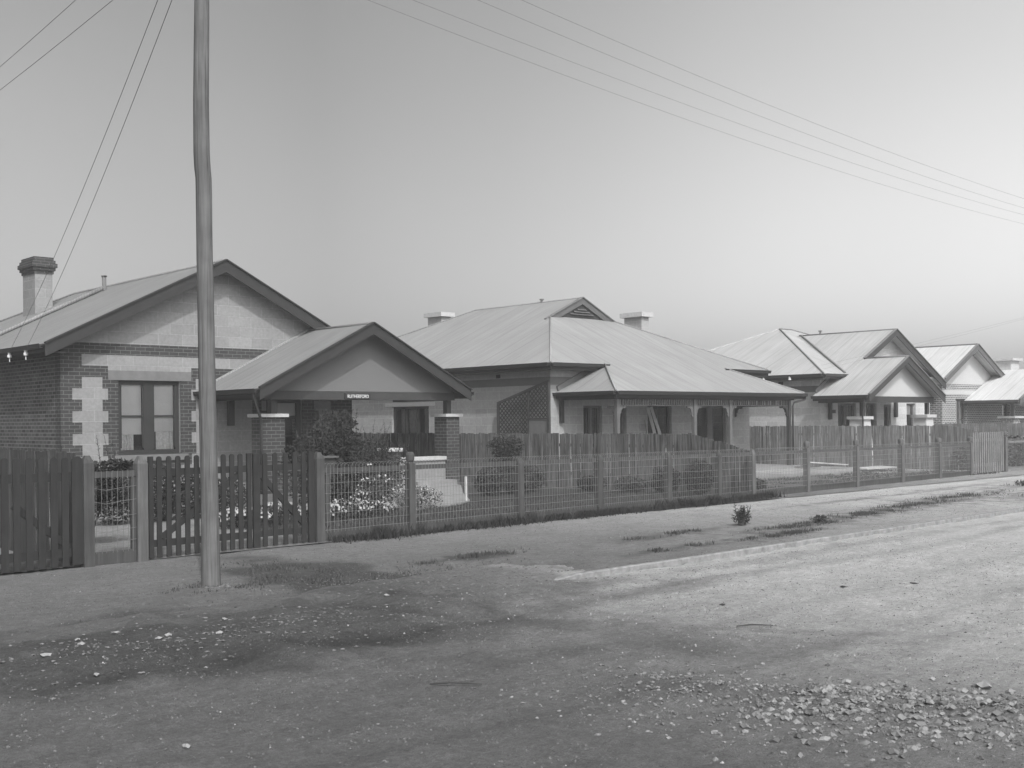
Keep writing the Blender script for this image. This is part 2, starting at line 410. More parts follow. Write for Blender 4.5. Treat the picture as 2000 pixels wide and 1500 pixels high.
def yard_t(x, y):
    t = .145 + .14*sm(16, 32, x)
    t *= 1 + .15*nz3(x, y, .7, 31) + .10*nz3(x, y, 3, 32)
    t += .13*blob(x, y, 7.0, 17.5, 2.6, 5.5, 0, .25, 1, .3)          # pale swept drive behind the gates
    t += .10*blob(x, y, 31.0, 21.5, 6.0, 3.2, 0, .4, 1, .4)          # pale builders' sand before the second cottage
    t *= 1 - .42*blob(x, y, 25.0, 15.6, 6.0, 1.7, .04, .3, 1, .4)
    t *= 1 - .72*sm(8.6, 9.3, x)*sm(19.6, 19.2, x)*sm(17.6, 16.9, y+.3*nz3(x, y, 1, 33))
    t *= 1 - .6*sm(14.0, 14.8, x)*sm(19.6, 19.2, x)*sm(16.8, 17.2, y)*sm(23, 22, y)
    return max(.04, t)
def yard_z(x, y): return .004 + .012*nz3(x, y, .8, 41)*sm(13.2, 14, y)
xs = [-60,-20,0] + rng_(2, 36, .2) + rng_(36, 60, .8) + [60,90,250]
ys = [13.0 + .05*k for k in range(3)] + rng_(13.2, 24, .2) + [24,30,45,80,200]
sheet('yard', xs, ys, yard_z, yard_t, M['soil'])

# kerb: two runs, broken away at the crossing
def kerb_run(x0, x1, seed):
    rr = random.Random(seed); mb = MB(); x = x0; prof = [(-.0,-.12),(-.0,.016),(.012,.026),(.07,.026),(.08,-.12)]
    xs_ = []
    while x < x1: xs_.append(x); x += .45 if x < 30 else 1.5
    xs_.append(x1); rings = []
    for i, x in enumerate(xs_):
        dz = .006*nz3(x, 3, .5, 51) + .002*rr.uniform(-1, 1); dy = .012*nz3(x, 8, .3, 52) + .002*rr.uniform(-1, 1) + .012*(x-8)
        lift = sm(0, .5, x-x0)*.03-.03
        rings.append([(x, KY-.05+dy*.6+a, b+dz+lift) for a, b in prof])
    for r_ in rings: mb.v += r_
    n = len(prof)
    for i in range(len(rings)-1):
        for k in range(n-1): mb.f.append([i*n+k, i*n+k+1, (i+1)*n+k+1, (i+1)*n+k]); mb.m.append(0)
    mb.f.append(list(range(n))); mb.m.append(0); mb.f.append([(len(rings)-1)*n+k for k in range(n-1, -1, -1)]); mb.m.append(0)
    return struct(mb.build('kerb', M['kerb']))
kerb_run(8.15, 120, 1)
kerb_run(4.75, 5.62, 2)

o = MB().prism([(12.6, 16.3, -.03), (14.2, 16.75, -.03), (15.0, 17.35, -.03), (16.4, 19.2, -.03), (18.3, 21.5, -.03), (18.7, 22.35, -.03), (15.8, 22.35, -.03), (14.4, 20.2, -.03), (13.2, 18.2, -.03)], (0, 0, .065)).build('concrete_path', M['concrete']); struct(o)

# ------------------------------------------------------------------ wall and window builders
def wall(mb, axis, c, t, a0, a1, z0, z1, holes=(), m=0):
    """wall in plane axis=const: axis 'x' runs along X at Y=c..c+t, axis 'y' runs along Y at X=c..c+t"""
    A = sorted({a0, a1, *[h[0] for h in holes], *[h[1] for h in holes]}); Z = sorted({z0, z1, *[h[2] for h in holes], *[h[3] for h in holes]})
    def P(a, d, z): return (a, c+d, z) if axis == 'x' else (c+d, a, z)
    for i in range(len(A)-1):
        for j in range(len(Z)-1):
            am, zm = (A[i]+A[i+1])/2, (Z[j]+Z[j+1])/2
            if any(h[0] < am < h[1] and h[2] < zm < h[3] for h in holes): continue
            for d in (0, t):
                mb.add([P(A[i], d, Z[j]), P(A[i+1], d, Z[j]), P(A[i+1], d, Z[j+1]), P(A[i], d, Z[j+1])], [(0,1,2,3)], m)
    for h in list(holes) + [(a0, a1, z0, z1)]:
        for (p, q) in (((h[0],h[2]),(h[1],h[2])),((h[1],h[2]),(h[1],h[3])),((h[1],h[3]),(h[0],h[3])),((h[0],h[3]),(h[0],h[2]))):
            mb.add([P(p[0],0,p[1]), P(q[0],0,q[1]), P(q[0],t,q[1]), P(p[0],t,p[1])], [(0,1,2,3)], m)
    return mb
def Bx(mb, axis, a0, a1, c0, c1, z0, z1, m=0):
    return mb.box(a0, a1, c0, c1, z0, z1, m) if axis == 'x' else mb.box(c0, c1, a0, a1, z0, z1, m)
def window(parent, axis, c, a0, a1, z0, z1, lights=2, mull=.1, rail=None, fr=.07, matf='frame', name='window', fill='curtain', deep=.10, sill=True, blind=None, door=False):
    """c = outer wall face; sits `deep` inside the reveal. children: sill, pane(s), blind / curtain, dark room panel"""
    mb = MB(); d0, d1 = c+deep, c+deep+.06; e = .004
    Bx(mb, axis, a0, a0+fr, d0, d1, z0, z1); Bx(mb, axis, a1-fr, a1, d0, d1, z0, z1)
    Bx(mb, axis, a0+fr, a1-fr, d0, d1, z1-fr, z1); Bx(mb, axis, a0+fr, a1-fr, d0, d1, z0, z0+fr*(1.6 if door else 1.2))
    wd = (a1-a0-2*fr-(lights-1)*mull)/lights; pans = []
    for k in range(lights):
        b0 = a0+fr+k*(wd+mull); b1 = b0+wd; pans.append((b0, b1))
        if k < lights-1: Bx(mb, axis, b1, b1+mull, d0-.01, d1, z0+fr*1.2, z1-fr)
        if rail: Bx(mb, axis, b0, b1, d0+.012, d1-.006, rail-.02, rail+.02)
        s_ = .03
        Bx(mb, axis, b0, b0+s_, d0+.01, d1-.008, z0+fr*1.7, z1-fr-e); Bx(mb, axis, b1-s_, b1, d0+.01, d1-.008, z0+fr*1.7, z1-fr-e)
    w_ = mb.build(name, M[matf], parent)
    if sill:
        sb = MB(); Bx(sb, axis, a0-.0, a1+.0, c-.03, c+deep-.003, z0-.07, z0+.015); sb.build('sill', M[matf], w_)
    pb = MB()
    for b0, b1 in pans:
        f_ = (lambda a, z: (a, d0+.03, z)) if axis == 'x' else (lambda a, z: (d0+.03, a, z))
        q_ = [f_(b0+.031, z0+fr*1.2), f_(b1-.031, z0+fr*1.2), f_(b1-.031, z1-fr), f_(b0+.031, z1-fr)]
        pb.add(q_ if axis == 'x' else q_[::-1], [(0,1,2,3)])
    pb.build('pane', M['glass'], w_, recalc=False)
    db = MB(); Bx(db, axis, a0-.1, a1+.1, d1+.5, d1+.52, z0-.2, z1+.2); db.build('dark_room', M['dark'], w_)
    if blind is not None:
        bb = MB()
        for (b0, b1), zb in zip(pans, blind): Bx(bb, axis, b0+.005, b1-.005, d1+.02, d1+.024, zb, z1-fr*.5)
        bb.build('blind', M['blind'], w_)
    if fill == 'curtain':
        cb = MB()
        for k, (b0, b1) in enumerate(pans):
            n = 16; wdt = (b1-b0)*(.62 if k % 2 == 0 else .8); st = b0 if k % 2 == 0 else b1-wdt
            top = z1-fr
            pr = [(st+wdt*i/n, d1+.045+.018*math.sin(i*1.9+k)+.006*math.sin(i*4.1)) for i in range(n+1)]
            for i in range(n):
                (p, q), (p2, q2) = pr[i], pr[i+1]
                f = (lambda a, d, z: (a, d, z)) if axis == 'x' else (lambda a, d, z: (d, a, z))
                cb.add([f(p, q, z0+.05), f(p2, q2, z0+.05), f(p2, q2, top), f(p, q, top)], [(0,1,2,3)])
        cb.build('curtain', M['curtain'], w_, recalc=False)
    return w_
def roofslab(mb, poly, t=.035, m=0): return mb.prism(poly, (0, 0, -t), m)
def bargepair(parent, y, xa, za, pts, dep=.27, t=.035, mat='trim', cap=True):
    """bargeboards in plane Y=y; pts = list of (x_end, z_end) of the top edge; apex (xa,za)"""
    for xe, ze in pts:
        mb = MB(); sg = 1 if xe > xa else -1
        poly = [(xa, y, za), (xe, y, ze), (xe, y, ze-dep*1.0), (xa, y, za-dep)]
        mb.prism(poly, (0, t, 0)); b = mb.build('bargeboard', M[mat], parent)
        if cap:
            cb = MB(); dv = Vector((xe-xa, 0, ze-za)).normalized(); nv = Vector((-dv.z*sg, 0, dv.x*sg)); nv = nv if nv.z > 0 else -nv
            a = Vector((xa, y+.01, za))+nv*.012; e_ = Vector((xe, y+.01, ze))+nv*.012
            cb.beam(a, e_, .11, .03); cb.build('roof_edge_capping', M['roll'] if mat != 'trim' else M['trim'], b)
def gutter(parent, a, b, mat='trim', sz=.11):
    mb = MB(); a = Vector(a); b = Vector(b); d = (b-a).normalized(); s_ = Vector((d.y, -d.x, 0))
    pr = [(0, 0), (.05, -.10), (.11, -.095), (.125, -.02), (.135, 0), (.12, .0), (.10, -.06), (.02, -.06)]
    # outward side is to the right hand of a->b
    mb.prism([a + s_*p + Vector((0,0,q)) for p, q in pr], b-a)
    mb.build('gutter', M[mat], parent)
    fb = MB(); fb.beam(a+Vector((0,0,-.09))-s_*.018, b+Vector((0,0,-.09))-s_*.018, .03, .17); fb.build('fascia', M[mat], parent)
def ridge(parent, pts, mat='roll', r=.04):
    MB().tube([Vector(p)+Vector((0,0,.012)) for p in pts], r, 8).build('ridge_capping', M[mat], parent, smooth=True)

# ------------------------------------------------------------------ HOUSE 1
h1 = thing('gabled_cottage', 'nearest cottage, sandstone gable with dark brick quoins and a gabled porch bearing a name board', 'house', (13.7, 25.2, 0))
HX0, HX1, HY = 9.78, 17.6, 25.2
W1 = (11.10, 12.64, .93, 2.66)
W1B = (14.98, 16.05, .35, 2.25)
mb = MB(); wall(mb, 'x', HY, .3, HX0, HX1, -.1, 3.2, [W1, W1B]); 
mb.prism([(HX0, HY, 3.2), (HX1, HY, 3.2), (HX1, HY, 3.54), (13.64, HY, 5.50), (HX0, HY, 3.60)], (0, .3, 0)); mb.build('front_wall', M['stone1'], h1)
mb = MB(); wall(mb, 'y', HX0, .25, HY+.3, 37.8, -.1, 3.45); mb.build('side_wall', M['brick_side'], h1)
mb = MB(); mb.box(HX1-.25, HX1, HY+.3, 37.8, -.1, 3.45); mb.build('side_wall', M['brick_side'], h1)
MB().box(HX0+.25, HX1-.25, 37.55, 37.8, -.1, 3.45).build('rear_wall', M['brick_side'], h1)
MB().box(HX0+.3, HX1-.3, HY+.35, 37.5, 3.05, 3.1).build('ceiling', M['dark'], h1)
# brick quoins in toothed blocks of three courses, 3 mm proud
BH = .258; PY = HY-.006
def quoin(xedge, side, z0, n, wa, wb, first=True, parent=h1, y=PY, dep=.02, mat='brick_front', ztop=None):
    mb = MB()
    for k in range(n):
        wdt = wa if (k % 2 == 0) == first else wb
        x0, x1 = (xedge, xedge+wdt) if side > 0 else (xedge-wdt, xedge)
        zt = z0+(k+1)*BH
        if ztop: zt = min(zt, ztop)
        mb.box(x0, x1, y, y+dep, z0+k*BH+(.0 if k == 0 else .0002), zt)
    return mb.build('brick_quoin', M[mat], parent)
ZB = 3.24-12*BH     # 0.144: course datum
# corner quoin: full block at .. 12 blocks up to the band
quoin(HX0-.006, 1, ZB-BH, 13, .48, .26, first=True)
MB().box(HX0-.007, HX0+.02, PY-.0004, HY+.302, ZB-BH, 3.50).build('corner_bricks', M['brick_front'], h1)
MB().box(HX0-.006, 15.9, PY-.0005, PY+.02, 3.241, 3.50).build('brick_band', M['brick_front'], h1)
MB().box(HX0+.25, 10.86, PY-.0003, PY+.02, 3.24-2*BH+.001, 3.24-BH-.001).build('brick_band', M['brick_front'], h1)
MB().box(12.93, 14.3, PY-.0003, PY+.02, 3.24-2*BH+.001, 3.24-BH-.001).build('brick_band', M['brick_front'], h1)
quoin(W1[0], -1, ZB+BH*2, 8, .24, .37, first=True)
quoin(W1[1], 1, ZB+BH*2, 8, .28, .40, first=True)
MB().box(10.86, 12.92, PY-.012, PY+.02, 2.665, 2.885).build('lintel', M['lintel'], h1)
MB().box(10.98, 12.80, PY-.05, PY+.3, .78, .925).build('window_ledge', M['lintel'], h1)
MB().box(11.10, 12.64, PY-.002, PY+.02, .40, .778).build('brick_panel', M['brick_front'], h1)
quoin(14.58, 1, ZB, 9, .40, .26, first=True)
quoin(16.05, 1, ZB, 9, .50, .36, first=True)
quoin(HX1+.006, -1, ZB, 9, .46, .68, first=True)
# front window
window(h1, 'x', HY, W1[0], W1[1], W1[2], W1[3], lights=2, mull=.24, rail=1.83, fr=.09, blind=[1.40, 1.46], deep=.09)
window(h1, 'x', HY, W1B[0], W1B[1], W1B[2], W1B[3], lights=1, rail=1.3, blind=[1.82], fill=None, fr=.1)
# main roof: gable to the street, hipped behind
AX, AZ, EY, RB, BY = 13.64, 5.60, 24.78, 33.98, 38.3
K = .5; EXL, EXR = 9.28, 18.0; EZ = AZ-K*(AX-EXL)
mb = MB()
roofslab(mb, [(EXL, EY, EZ), (AX, EY, AZ), (AX, RB, AZ), (EXL, BY, EZ)])
roofslab(mb, [(AX, EY, AZ), (EXR, EY, EZ), (EXR, BY, EZ), (AX, RB, AZ)])
roofslab(mb, [(EXL, BY, EZ), (AX, RB, AZ), (EXR, BY, EZ)])
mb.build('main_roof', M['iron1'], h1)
ridge(h1, [(AX, EY, AZ), (AX, RB, AZ), (EXL, BY, EZ)], 'iron1', .04)
bargepair(h1, EY-.035, AX, AZ+.01, [(EXL, EZ+.005), (EXR, EZ+.005)], .29)
gutter(h1, (EXL, BY, EZ-.01), (EXL, EY, EZ-.01))
MB().box(EXL+.02, HX0-.003, EY+.02, BY-.1, EZ-.19, EZ-.17).build('soffit', M['trim2'], h1)
mb = MB()
for k in range(5): mb.tube([(13.3-.02, 31.0, 5.42), (13.3-.02, 31.0, 5.80)] if k == 0 else [(13.28, 31, 5.80), (13.28, 31, 5.83)], .06 if k == 0 else .08, 10)
vp = mb.build('vent_pipe', M['roll'], h1, smooth=False)
MB().tube([(13.28, 31.0, 5.50), (EXL+.02, 31.0, EZ+.07)], .06, 10).build('flue_roll', M['iron1'], vp, smooth=True)
# chimney
ch = MB().box(12.1, 12.6, 33.0, 33.95, 4.3, 6.02).build('chimney', M['stone1'], h1)
mb = MB()
for e, z0, z1 in ((.03, 6.02, 6.11), (.07, 6.11, 6.20), (.11, 6.20, 6.32), (.07, 6.322, 6.41), (.03, 6.412, 6.50)):
    mb.box(12.1-e, 12.6+e, 33.0-e, 33.95+e, z0, z1-.002)
mb.build('chimney_cap', M['brick_front'], ch)
for k, yy in enumerate((26.75, 25.73)):
    mb = MB(); mb.tube([(9.22, yy, 3.20), (9.22, yy, 3.26), (9.22, yy, 3.265), (9.22, yy, 3.32), (9.22, yy, 3.34)], [.05, .05, .03, .045, .02], 10); mb.tube([(9.22, yy, 3.10), (9.22, yy, 3.2)], .012, 6)
    mb.build('insulator', M['porcelain'], h1, smooth=False)
# porch
PAX, PAZ, PYF, PEL, PER = 16.22, 4.03, 22.3, 13.08, 19.34
PK = (PAZ-2.42)/(PAX-PEL)
mb = MB()
roofslab(mb, [(PEL, PYF, 2.42), (PAX, PYF, PAZ), (PAX, HY-.01, PAZ), (PEL, HY-.01, 2.42)])
roofslab(mb, [(PAX, PYF, PAZ), (PER, PYF, PAZ-PK*(PER-PAX)), (PER, HY-.01, PAZ-PK*(PER-PAX)), (PAX, HY-.01, PAZ)])
mb.build('porch_roof', M['iron1'], h1)
ridge(h1, [(PAX, PYF, PAZ), (PAX, 25.15, PAZ)], 'roll', .035)
MB().beam((PEL+.1, HY-.05, 2.50), (PAX, HY-.05, PAZ+.03), .10, .04).build('roof_flashing', M['iron2'], h1)
bargepair(h1, PYF-.035, PAX, PAZ+.01, [(PEL, 2.43), (PER, PAZ-PK*(PER-PAX)+.01)], .27)
gutter(h1, (PEL, HY-.02, 2.41), (PEL, PYF, 2.41))
gutter(h1, (PER, PYF, 2.40), (PER, HY-.02, 2.40))
mb = MB().prism([(13.4, 22.75, 2.385), (19.1, 22.75, 2.385), (19.1, 22.75, 2.50), (PAX, 22.75, PAZ-.05), (13.4, 22.75, 2.55)], (0, .06, 0)); mb.build('porch_gable', M['stucco'], h1)
MB().box(13.44, 19.15, 22.72, 22.92, 2.18, 2.38).build('porch_beam', M['trim2'], h1)
MB().box(13.46, 13.6, 22.93, HY-.01, 2.18, 2.36).build('porch_beam', M['trim2'], h1)
MB().box(18.98, 19.14, 22.93, HY-.01, 2.18, 2.36).build('porch_beam', M['trim2'], h1)
MB().box(13.3, 19.2, 22.95, HY-.01, 2.40, 2.415).build('porch_ceiling', M['trim3'], h1)
def pier(x0, x1, y0, y1, zt, parent, brick='brick_front', cap=.08, ov=.07, name='porch_pier', taper=0, cm='cement'):
    mb = MB(); t = taper
    mb.add([(x0-t,y0-t,-.1),(x1+t,y0-t,-.1),(x1+t,y1+t,-.1),(x0-t,y1+t,-.1),(x0,y0,zt),(x1,y0,zt),(x1,y1,zt),(x0,y1,zt)],
           [(3,2,1,0),(4,5,6,7),(0,1,5,4),(1,2,6,5),(2,3,7,6),(3,0,4,7)])
    p = mb.build(name, M[brick], parent)
    MB().box(x0-ov, x1+ov, y0-ov, y1+ov, zt+.002, zt+cap).build('pier_cap', M[cm], p)
    return p
pier(13.43, 14.04, 22.8, 23.25, 1.77, h1)
pier(18.93, 19.37, 22.8, 23.3, 1.75, h1)
MB().box(13.72, 13.88, 22.86, 23.02, 1.85, 2.178).build('porch_post', M['trim2'], h1)
MB().box(19.0, 19.14, 22.86, 23.02, 1.83, 2.178).build('porch_post', M['trim2'], h1)
pier(17.02, 17.40, 22.8, 23.15, .88, h1, cap=.09, ov=.05)
MB().box(17.41, 18.92, 22.85, 23.1, -.05, .62).build('porch_balustrade', M['stone1'], h1)
MB().box(17.46, 18.92, 22.80, 23.15, .622, .72).build('coping', M['cement'], h1)
MB().box(14.05, 17.0, 22.85, 23.1, -.05, .55).build('porch_balustrade', M['brick_front'], h1)
MB().box(13.5, 19.3, 23.12, HY, -.05, .20).build('porch_floor', M['concrete'], h1)
MB().box(17.6, 18.9, 22.35, 22.78, -.05, .12).build('porch_step', M['concrete'], h1)
MB().box(13.87, 14.02, HY-.12, HY-.01, 1.58, 2.2).build('wall_bracket', M['trim'], h1)
mb = MB().tube([(13.0, 22.42, 2.32), (13.02, 22.42, 2.22), (13.34, 22.70, 1.75), (13.38, 22.74, 1.6), (13.38, 22.74, .1)], .035, 8); mb.build('downpipe', M['trim2'], h1, smooth=True)
# name board with raised lettering
nb = MB().box(15.66, 16.42, 22.685, 22.718, 2.205, 2.335).build('name_board', M['trim'], h1)
def text(body, size, loc, parent, mat, rot=(R(90), 0, 0), ext=.006, sx=1.0, name='lettering'):
    cu = bpy.data.curves.new('txt', 'FONT'); cu.body = body; cu.size = size; cu.extrude = ext; cu.align_x = 'CENTER'; cu.offset = 0
    to = bpy.data.objects.new('txt', cu); COL.objects.link(to)
    bpy.context.view_layer.update()
    me = bpy.data.meshes.new_from_object(to.evaluated_get(bpy.context.evaluated_depsgraph_get()))
    bpy.data.objects.remove(to)
    me.transform(Matrix.Translation(loc) @ Matrix.Rotation(rot[2], 4, 'Z') @ Matrix.Rotation(rot[0], 4, 'X') @ Matrix.Diagonal((sx, 1, 1, 1)))
    me.materials.clear(); me.materials.append(M[mat])
    o = bpy.data.objects.new(name, me); COL.objects.link(o); o.parent = parent; return o
text('RUTHERFORD', .118, (16.04, 22.682, 2.225), nb, 'white', sx=.84)

# ------------------------------------------------------------------ HOUSE 2
h2 = thing('verandah_cottage', 'middle cottage with hipped iron roof, small gablet and long posted verandah across its stone front', 'house', (27.4, 22.6, 0))
X0, X1, Y0, Y1 = 22.6, 32.2, 22.6, 36.0
ops = [(23.95, 24.75, .1, 2.05), (26.84, 28.0, .1, 2.06), (29.3, 30.95, .5, 2.06), (25.25, 25.85, .5, 2.05)]
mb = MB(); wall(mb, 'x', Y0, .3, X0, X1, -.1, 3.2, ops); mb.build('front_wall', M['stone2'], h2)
SW = (28.1, 30.05, .6, 2.12)
mb = MB(); wall(mb, 'y', X0, .3, Y0+.3, Y1, -.1, 3.2, [SW]); mb.build('side_wall', M['stone2'], h2)
MB().box(X1-.3, X1, Y0+.3, Y1, -.1, 3.2).build('side_wall', M['stone2'], h2)
MB().box(X0+.3, X1-.3, Y1-.3, Y1, -.1, 3.2).build('rear_wall', M['stone2'], h2)
MB().box(X0+.31, X1-.31, Y0+.31, Y1-.31, 3.0, 3.05).build('ceiling', M['dark'], h2)
mb = MB(); mb.box(X0-.012, X0+.01, Y0+.012, Y1, 2.64, 2.87); mb.box(X0-.012, X1, Y0-.012, Y0+.01, 2.64, 2.87); mb.build('render_band', M['render'], h2)
window(h2, 'y', X0, SW[0], SW[1], SW[2], SW[3], lights=3, mull=.09, fr=.08, deep=.08)
MB().box(X0-.015, X0+.02, 27.8, 30.4, 2.125, 2.25).build('lintel', M['stucco_pale'], h2)
MB().box(X0-.01, X0+.05, 24.7, 24.88, 2.89, 3.0).build('air_vent', M['trim'], h2)
MB().box(X0-.01, X0+.05, 27.6, 27.78, 2.89, 3.0).build('air_vent', M['trim'], h2)
window(h2, 'x', Y0, *ops[0], lights=2, fr=.07, matf='trim3', fill=None)
window(h2, 'x', Y0, *ops[1], lights=1, fr=.05, matf='trim2', fill=None, name='doorway', door=True, sill=False)
window(h2, 'x', Y0, *ops[2], lights=2, mull=.25, fr=.07, matf='trim3', fill=None)
window(h2, 'x', Y0, *ops[3], lights=1, fr=.07, matf='trim3', fill=None)
RX, RZ = 27.4, 5.70; ex0, ex1, ey0, ez = 22.15, 32.65, 22.13, 3.25; ey1 = 36.45; k2 = (RZ-ez)/(RX-ex0)
g0 = 3.8            # hip run before the gablet
gz = ez+k2*g0; gyf = ey0+g0; YR = 31.25
mb = MB()
roofslab(mb, [(ex0, ey0, ez), (ex0+g0, gyf, gz), (RX, gyf-.06, RZ), (RX, YR, RZ), (ex0, ey1, ez)])
mb2 = MB()
VG = 20.3; vz = 2.42; VX0, VX1 = 22.8, 32.0; ks = (ez-vz)/(ey0-VG); run = ey0-VG
# front face (main) then verandah skirt
roofslab(mb, [(ex0, ey0, ez), (ex1, ey0, ez), (ex1-g0, gyf, gz), (ex0+g0, gyf, gz)])
roofslab(mb, [(ex1, ey0, ez), (ex1, ey1, ez), (RX, YR, RZ), (RX, gyf-.06, RZ), (ex1-g0, gyf, gz)])
roofslab(mb, [(ex0, ey1, ez), (RX, YR, RZ), (ex1, ey1, ez)])
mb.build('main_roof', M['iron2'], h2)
mb = MB()
roofslab(mb, [(VX0, VG, vz), (VX1, VG, vz), (VX1-run, ey0+.01, ez+.004), (VX0+run*.86, ey0+.01, ez+.004)])
roofslab(mb, [(VX0, VG, vz), (VX0+run*.86, ey0+.01, ez+.004), (VX0+run*.86+.3, Y0-.012, ez+.0), (VX0, Y0-.012, vz)])
roofslab(mb, [(VX1, VG, vz), (VX1, Y0, vz), (VX1-run, Y0, ez), (VX1-run, ey0+.01, ez+.004)])
mb.build('verandah_roof', M['iron2'], h2)
ridge(h2, [(RX, gyf-.06, RZ), (RX, YR, RZ), (ex0, ey1, ez)], 'iron2', .028)
ridge(h2, [(ex0+g0, gyf, gz), (ex0, ey0, ez)], 'iron2', .028)
ridge(h2, [(ex1-g0, gyf, gz), (ex1, ey0, ez)], 'iron2', .028)
ridge(h2, [(VX0+run*.86, ey0, ez), (VX0, VG, vz)], 'iron2', .028)
ridge(h2, [(VX1-run, ey0, ez), (VX1, VG, vz)], 'iron2', .028)
MB().beam((VX0+.05, Y0-.03, vz+.10), (VX0+run*.86+.1, Y0-.03, ez-.05), .06, .16).build('roof_flashing', M['stucco'], h2)
gb = MB().prism([(ex0+g0+.02, gyf-.02, gz-.02), (ex1-g0-.02, gyf-.02, gz-.02), (RX, gyf-.02, RZ-.05)], (0, .05, 0)).build('gablet', M['trim2'], h2)
mb = MB()
for k in range(7):
    z = gz+.10+k*.08; hw = (RZ-.2-z)/k2-.25
    if hw > .1: mb.add([(RX-hw, gyf-.03, z+.05), (RX+hw, gyf-.03, z+.05), (RX+hw, gyf-.09, z), (RX-hw, gyf-.09, z)], [(0,1,2,3)])
mb.build('louvre', M['trim3'], gb, recalc=False)
bargepair(h2, gyf-.09, RX, RZ+.01, [(ex0+g0-.30, gz-.13), (ex1-g0+.30, gz-.13)], .22, mat='trim3')
gutter(h2, (ex0, ey1, ez-.01), (ex0, ey0, ez-.01)); gutter(h2, (ex0, ey0, ez-.01), (VX0+run*.86+.1, ey0, ez-.01))
gutter(h2, (VX1-run-.1, ey0, ez-.01), (ex1, ey0, ez-.01))
gutter(h2, (VX0, Y0, vz-.01), (VX0, VG, vz-.01)); gutter(h2, (VX0, VG, vz-.01), (VX1, VG, vz-.01)); gutter(h2, (VX1, VG, vz-.01), (VX1, Y0, vz-.01))
MB().box(ex0+.03, X0-.014, ey0+.03, Y1, ez-.2, ez-.18).build('soffit', M['trim3'], h2)
MB().box(X0-.014, ex1, ey0+.03, Y0-.014, ez-.2, ez-.18).build('soffit', M['trim3'], h2)
mb = MB(); mb.box(VX0+.12, VX1-.4, 20.44, 20.56, 2.19, 2.32); mb.build('verandah_beam', M['trim2'], h2)
MB().box(VX0+.12, VX0+.24, 20.57, Y0-.01, 2.19, 2.32).build('verandah_beam', M['trim2'], h2)
MB().box(31.28, 31.40, 20.57, Y0-.01, 2.19, 2.32).build('verandah_beam', M['trim2'], h2)
MB().box(22.9, 31.9, 20.6, Y0-.013, 2.34, 2.36).build('verandah_ceiling', M['trim3'], h2)
MB().box(22.8, 31.7, 20.3, Y0, -.05, .10).build('verandah_floor', M['concrete'], h2)
def bracket(mb, x, y, z, sx, sy, s=.22):
    """scalloped timber bracket hanging under the frieze beside a post, reaching out (sx,sy)"""
    pts = [(0, 0), (1.3, 0), (1.3, -.2), (1.0, -.28), (.85, -.2), (.65, -.3), (.45, -.55), (.4, -.85), (.22, -1.0), (.3, -1.2), (.15, -1.5), (0, -1.5)]
    t = .018
    nrm = Vector((-sy, sx, 0))*t
    mb.prism([Vector((x+sx*p*s, y+sy*p*s, z+q*s))-nrm for p, q in pts], nrm*2)
posts = [(23.06, 'post_pale'), (26.44, 'post_pale'), (28.18, 'post_pale'), (31.36, 'trim2')]
for i, (px_, mt) in enumerate(posts):
    p = MB().box(px_-.055, px_+.055, 20.445, 20.555, -.02, 2.188).build('verandah_post', M[mt], h2)
    mb = MB()
    if i > 0: bracket(mb, px_-.056, 20.5, 2.0, -1, 0)
    if i < 3: bracket(mb, px_+.056, 20.5, 2.0, 1, 0)
    if i in (0, 3): bracket(mb, px_, 20.556, 2.0, 0, 1)
    mb.build('bracket', M[mt], p)
mb = MB()
for a, b in ((23.12, 26.38), (26.5, 28.12), (28.24, 31.30)):
    mb.box(a, b, 20.485, 20.515, 2.005, 2.035); n = int((b-a)/.105)
    for k in range(n):
        x = a+(b-a)*(k+.5)/n; mb.box(x-.022, x+.022, 20.488, 20.512, 2.036, 2.189)
mb.build('frieze', M['trim3'], h2)
mb = MB(); mb.box(31.335, 31.365, 20.56, 22.56, 2.005, 2.035)
for k in range(19):
    y = 20.6+k*.105; wd = .03 if k % 3 else .012; mb.box(31.34, 31.36, y-wd, y+wd, 2.036, 2.189)
bracket(mb, 31.35, 22.58, 2.0, 0, -1)
mb.build('frieze', M['trim'], h2)  # side return darker than the front frieze: its shade put into the colour
MB().box(22.93, 23.05, Y0-.10, Y0-.013, 1.55, 2.19).build('wall_bracket', M['trim'], h2)
for (x, y, s, zt, zc) in ((28.02, 34.0, .47, 5.72, .17), (31.77, 27.0, .41, 5.40, .17)):
    c = MB().box(x, x+s, y, y+.84, 3.3, zt).build('chimney', M['stone2'], h2)
    MB().box(x-.12, x+s+.12, y-.12, y+.96, zt+.002, zt+zc).build('chimney_cap', M['cement'], c)
MB().tube([(27.4, 27.78, 5.6), (27.4, 27.78, 5.79), (27.4, 27.78, 5.791), (27.4, 27.78, 5.83)], [.045, .045, .08, .08], 8).build('vent_pipe', M['roll'], h2)
mb = MB().tube([(31.95, 20.25, 2.34), (31.95, 20.25, 2.22), (31.5, 20.38, 2.12), (31.45, 20.4, 2.0), (31.45, 20.4, 0)], .032, 8); mb.build('downpipe', M['trim2'], h2, smooth=True)
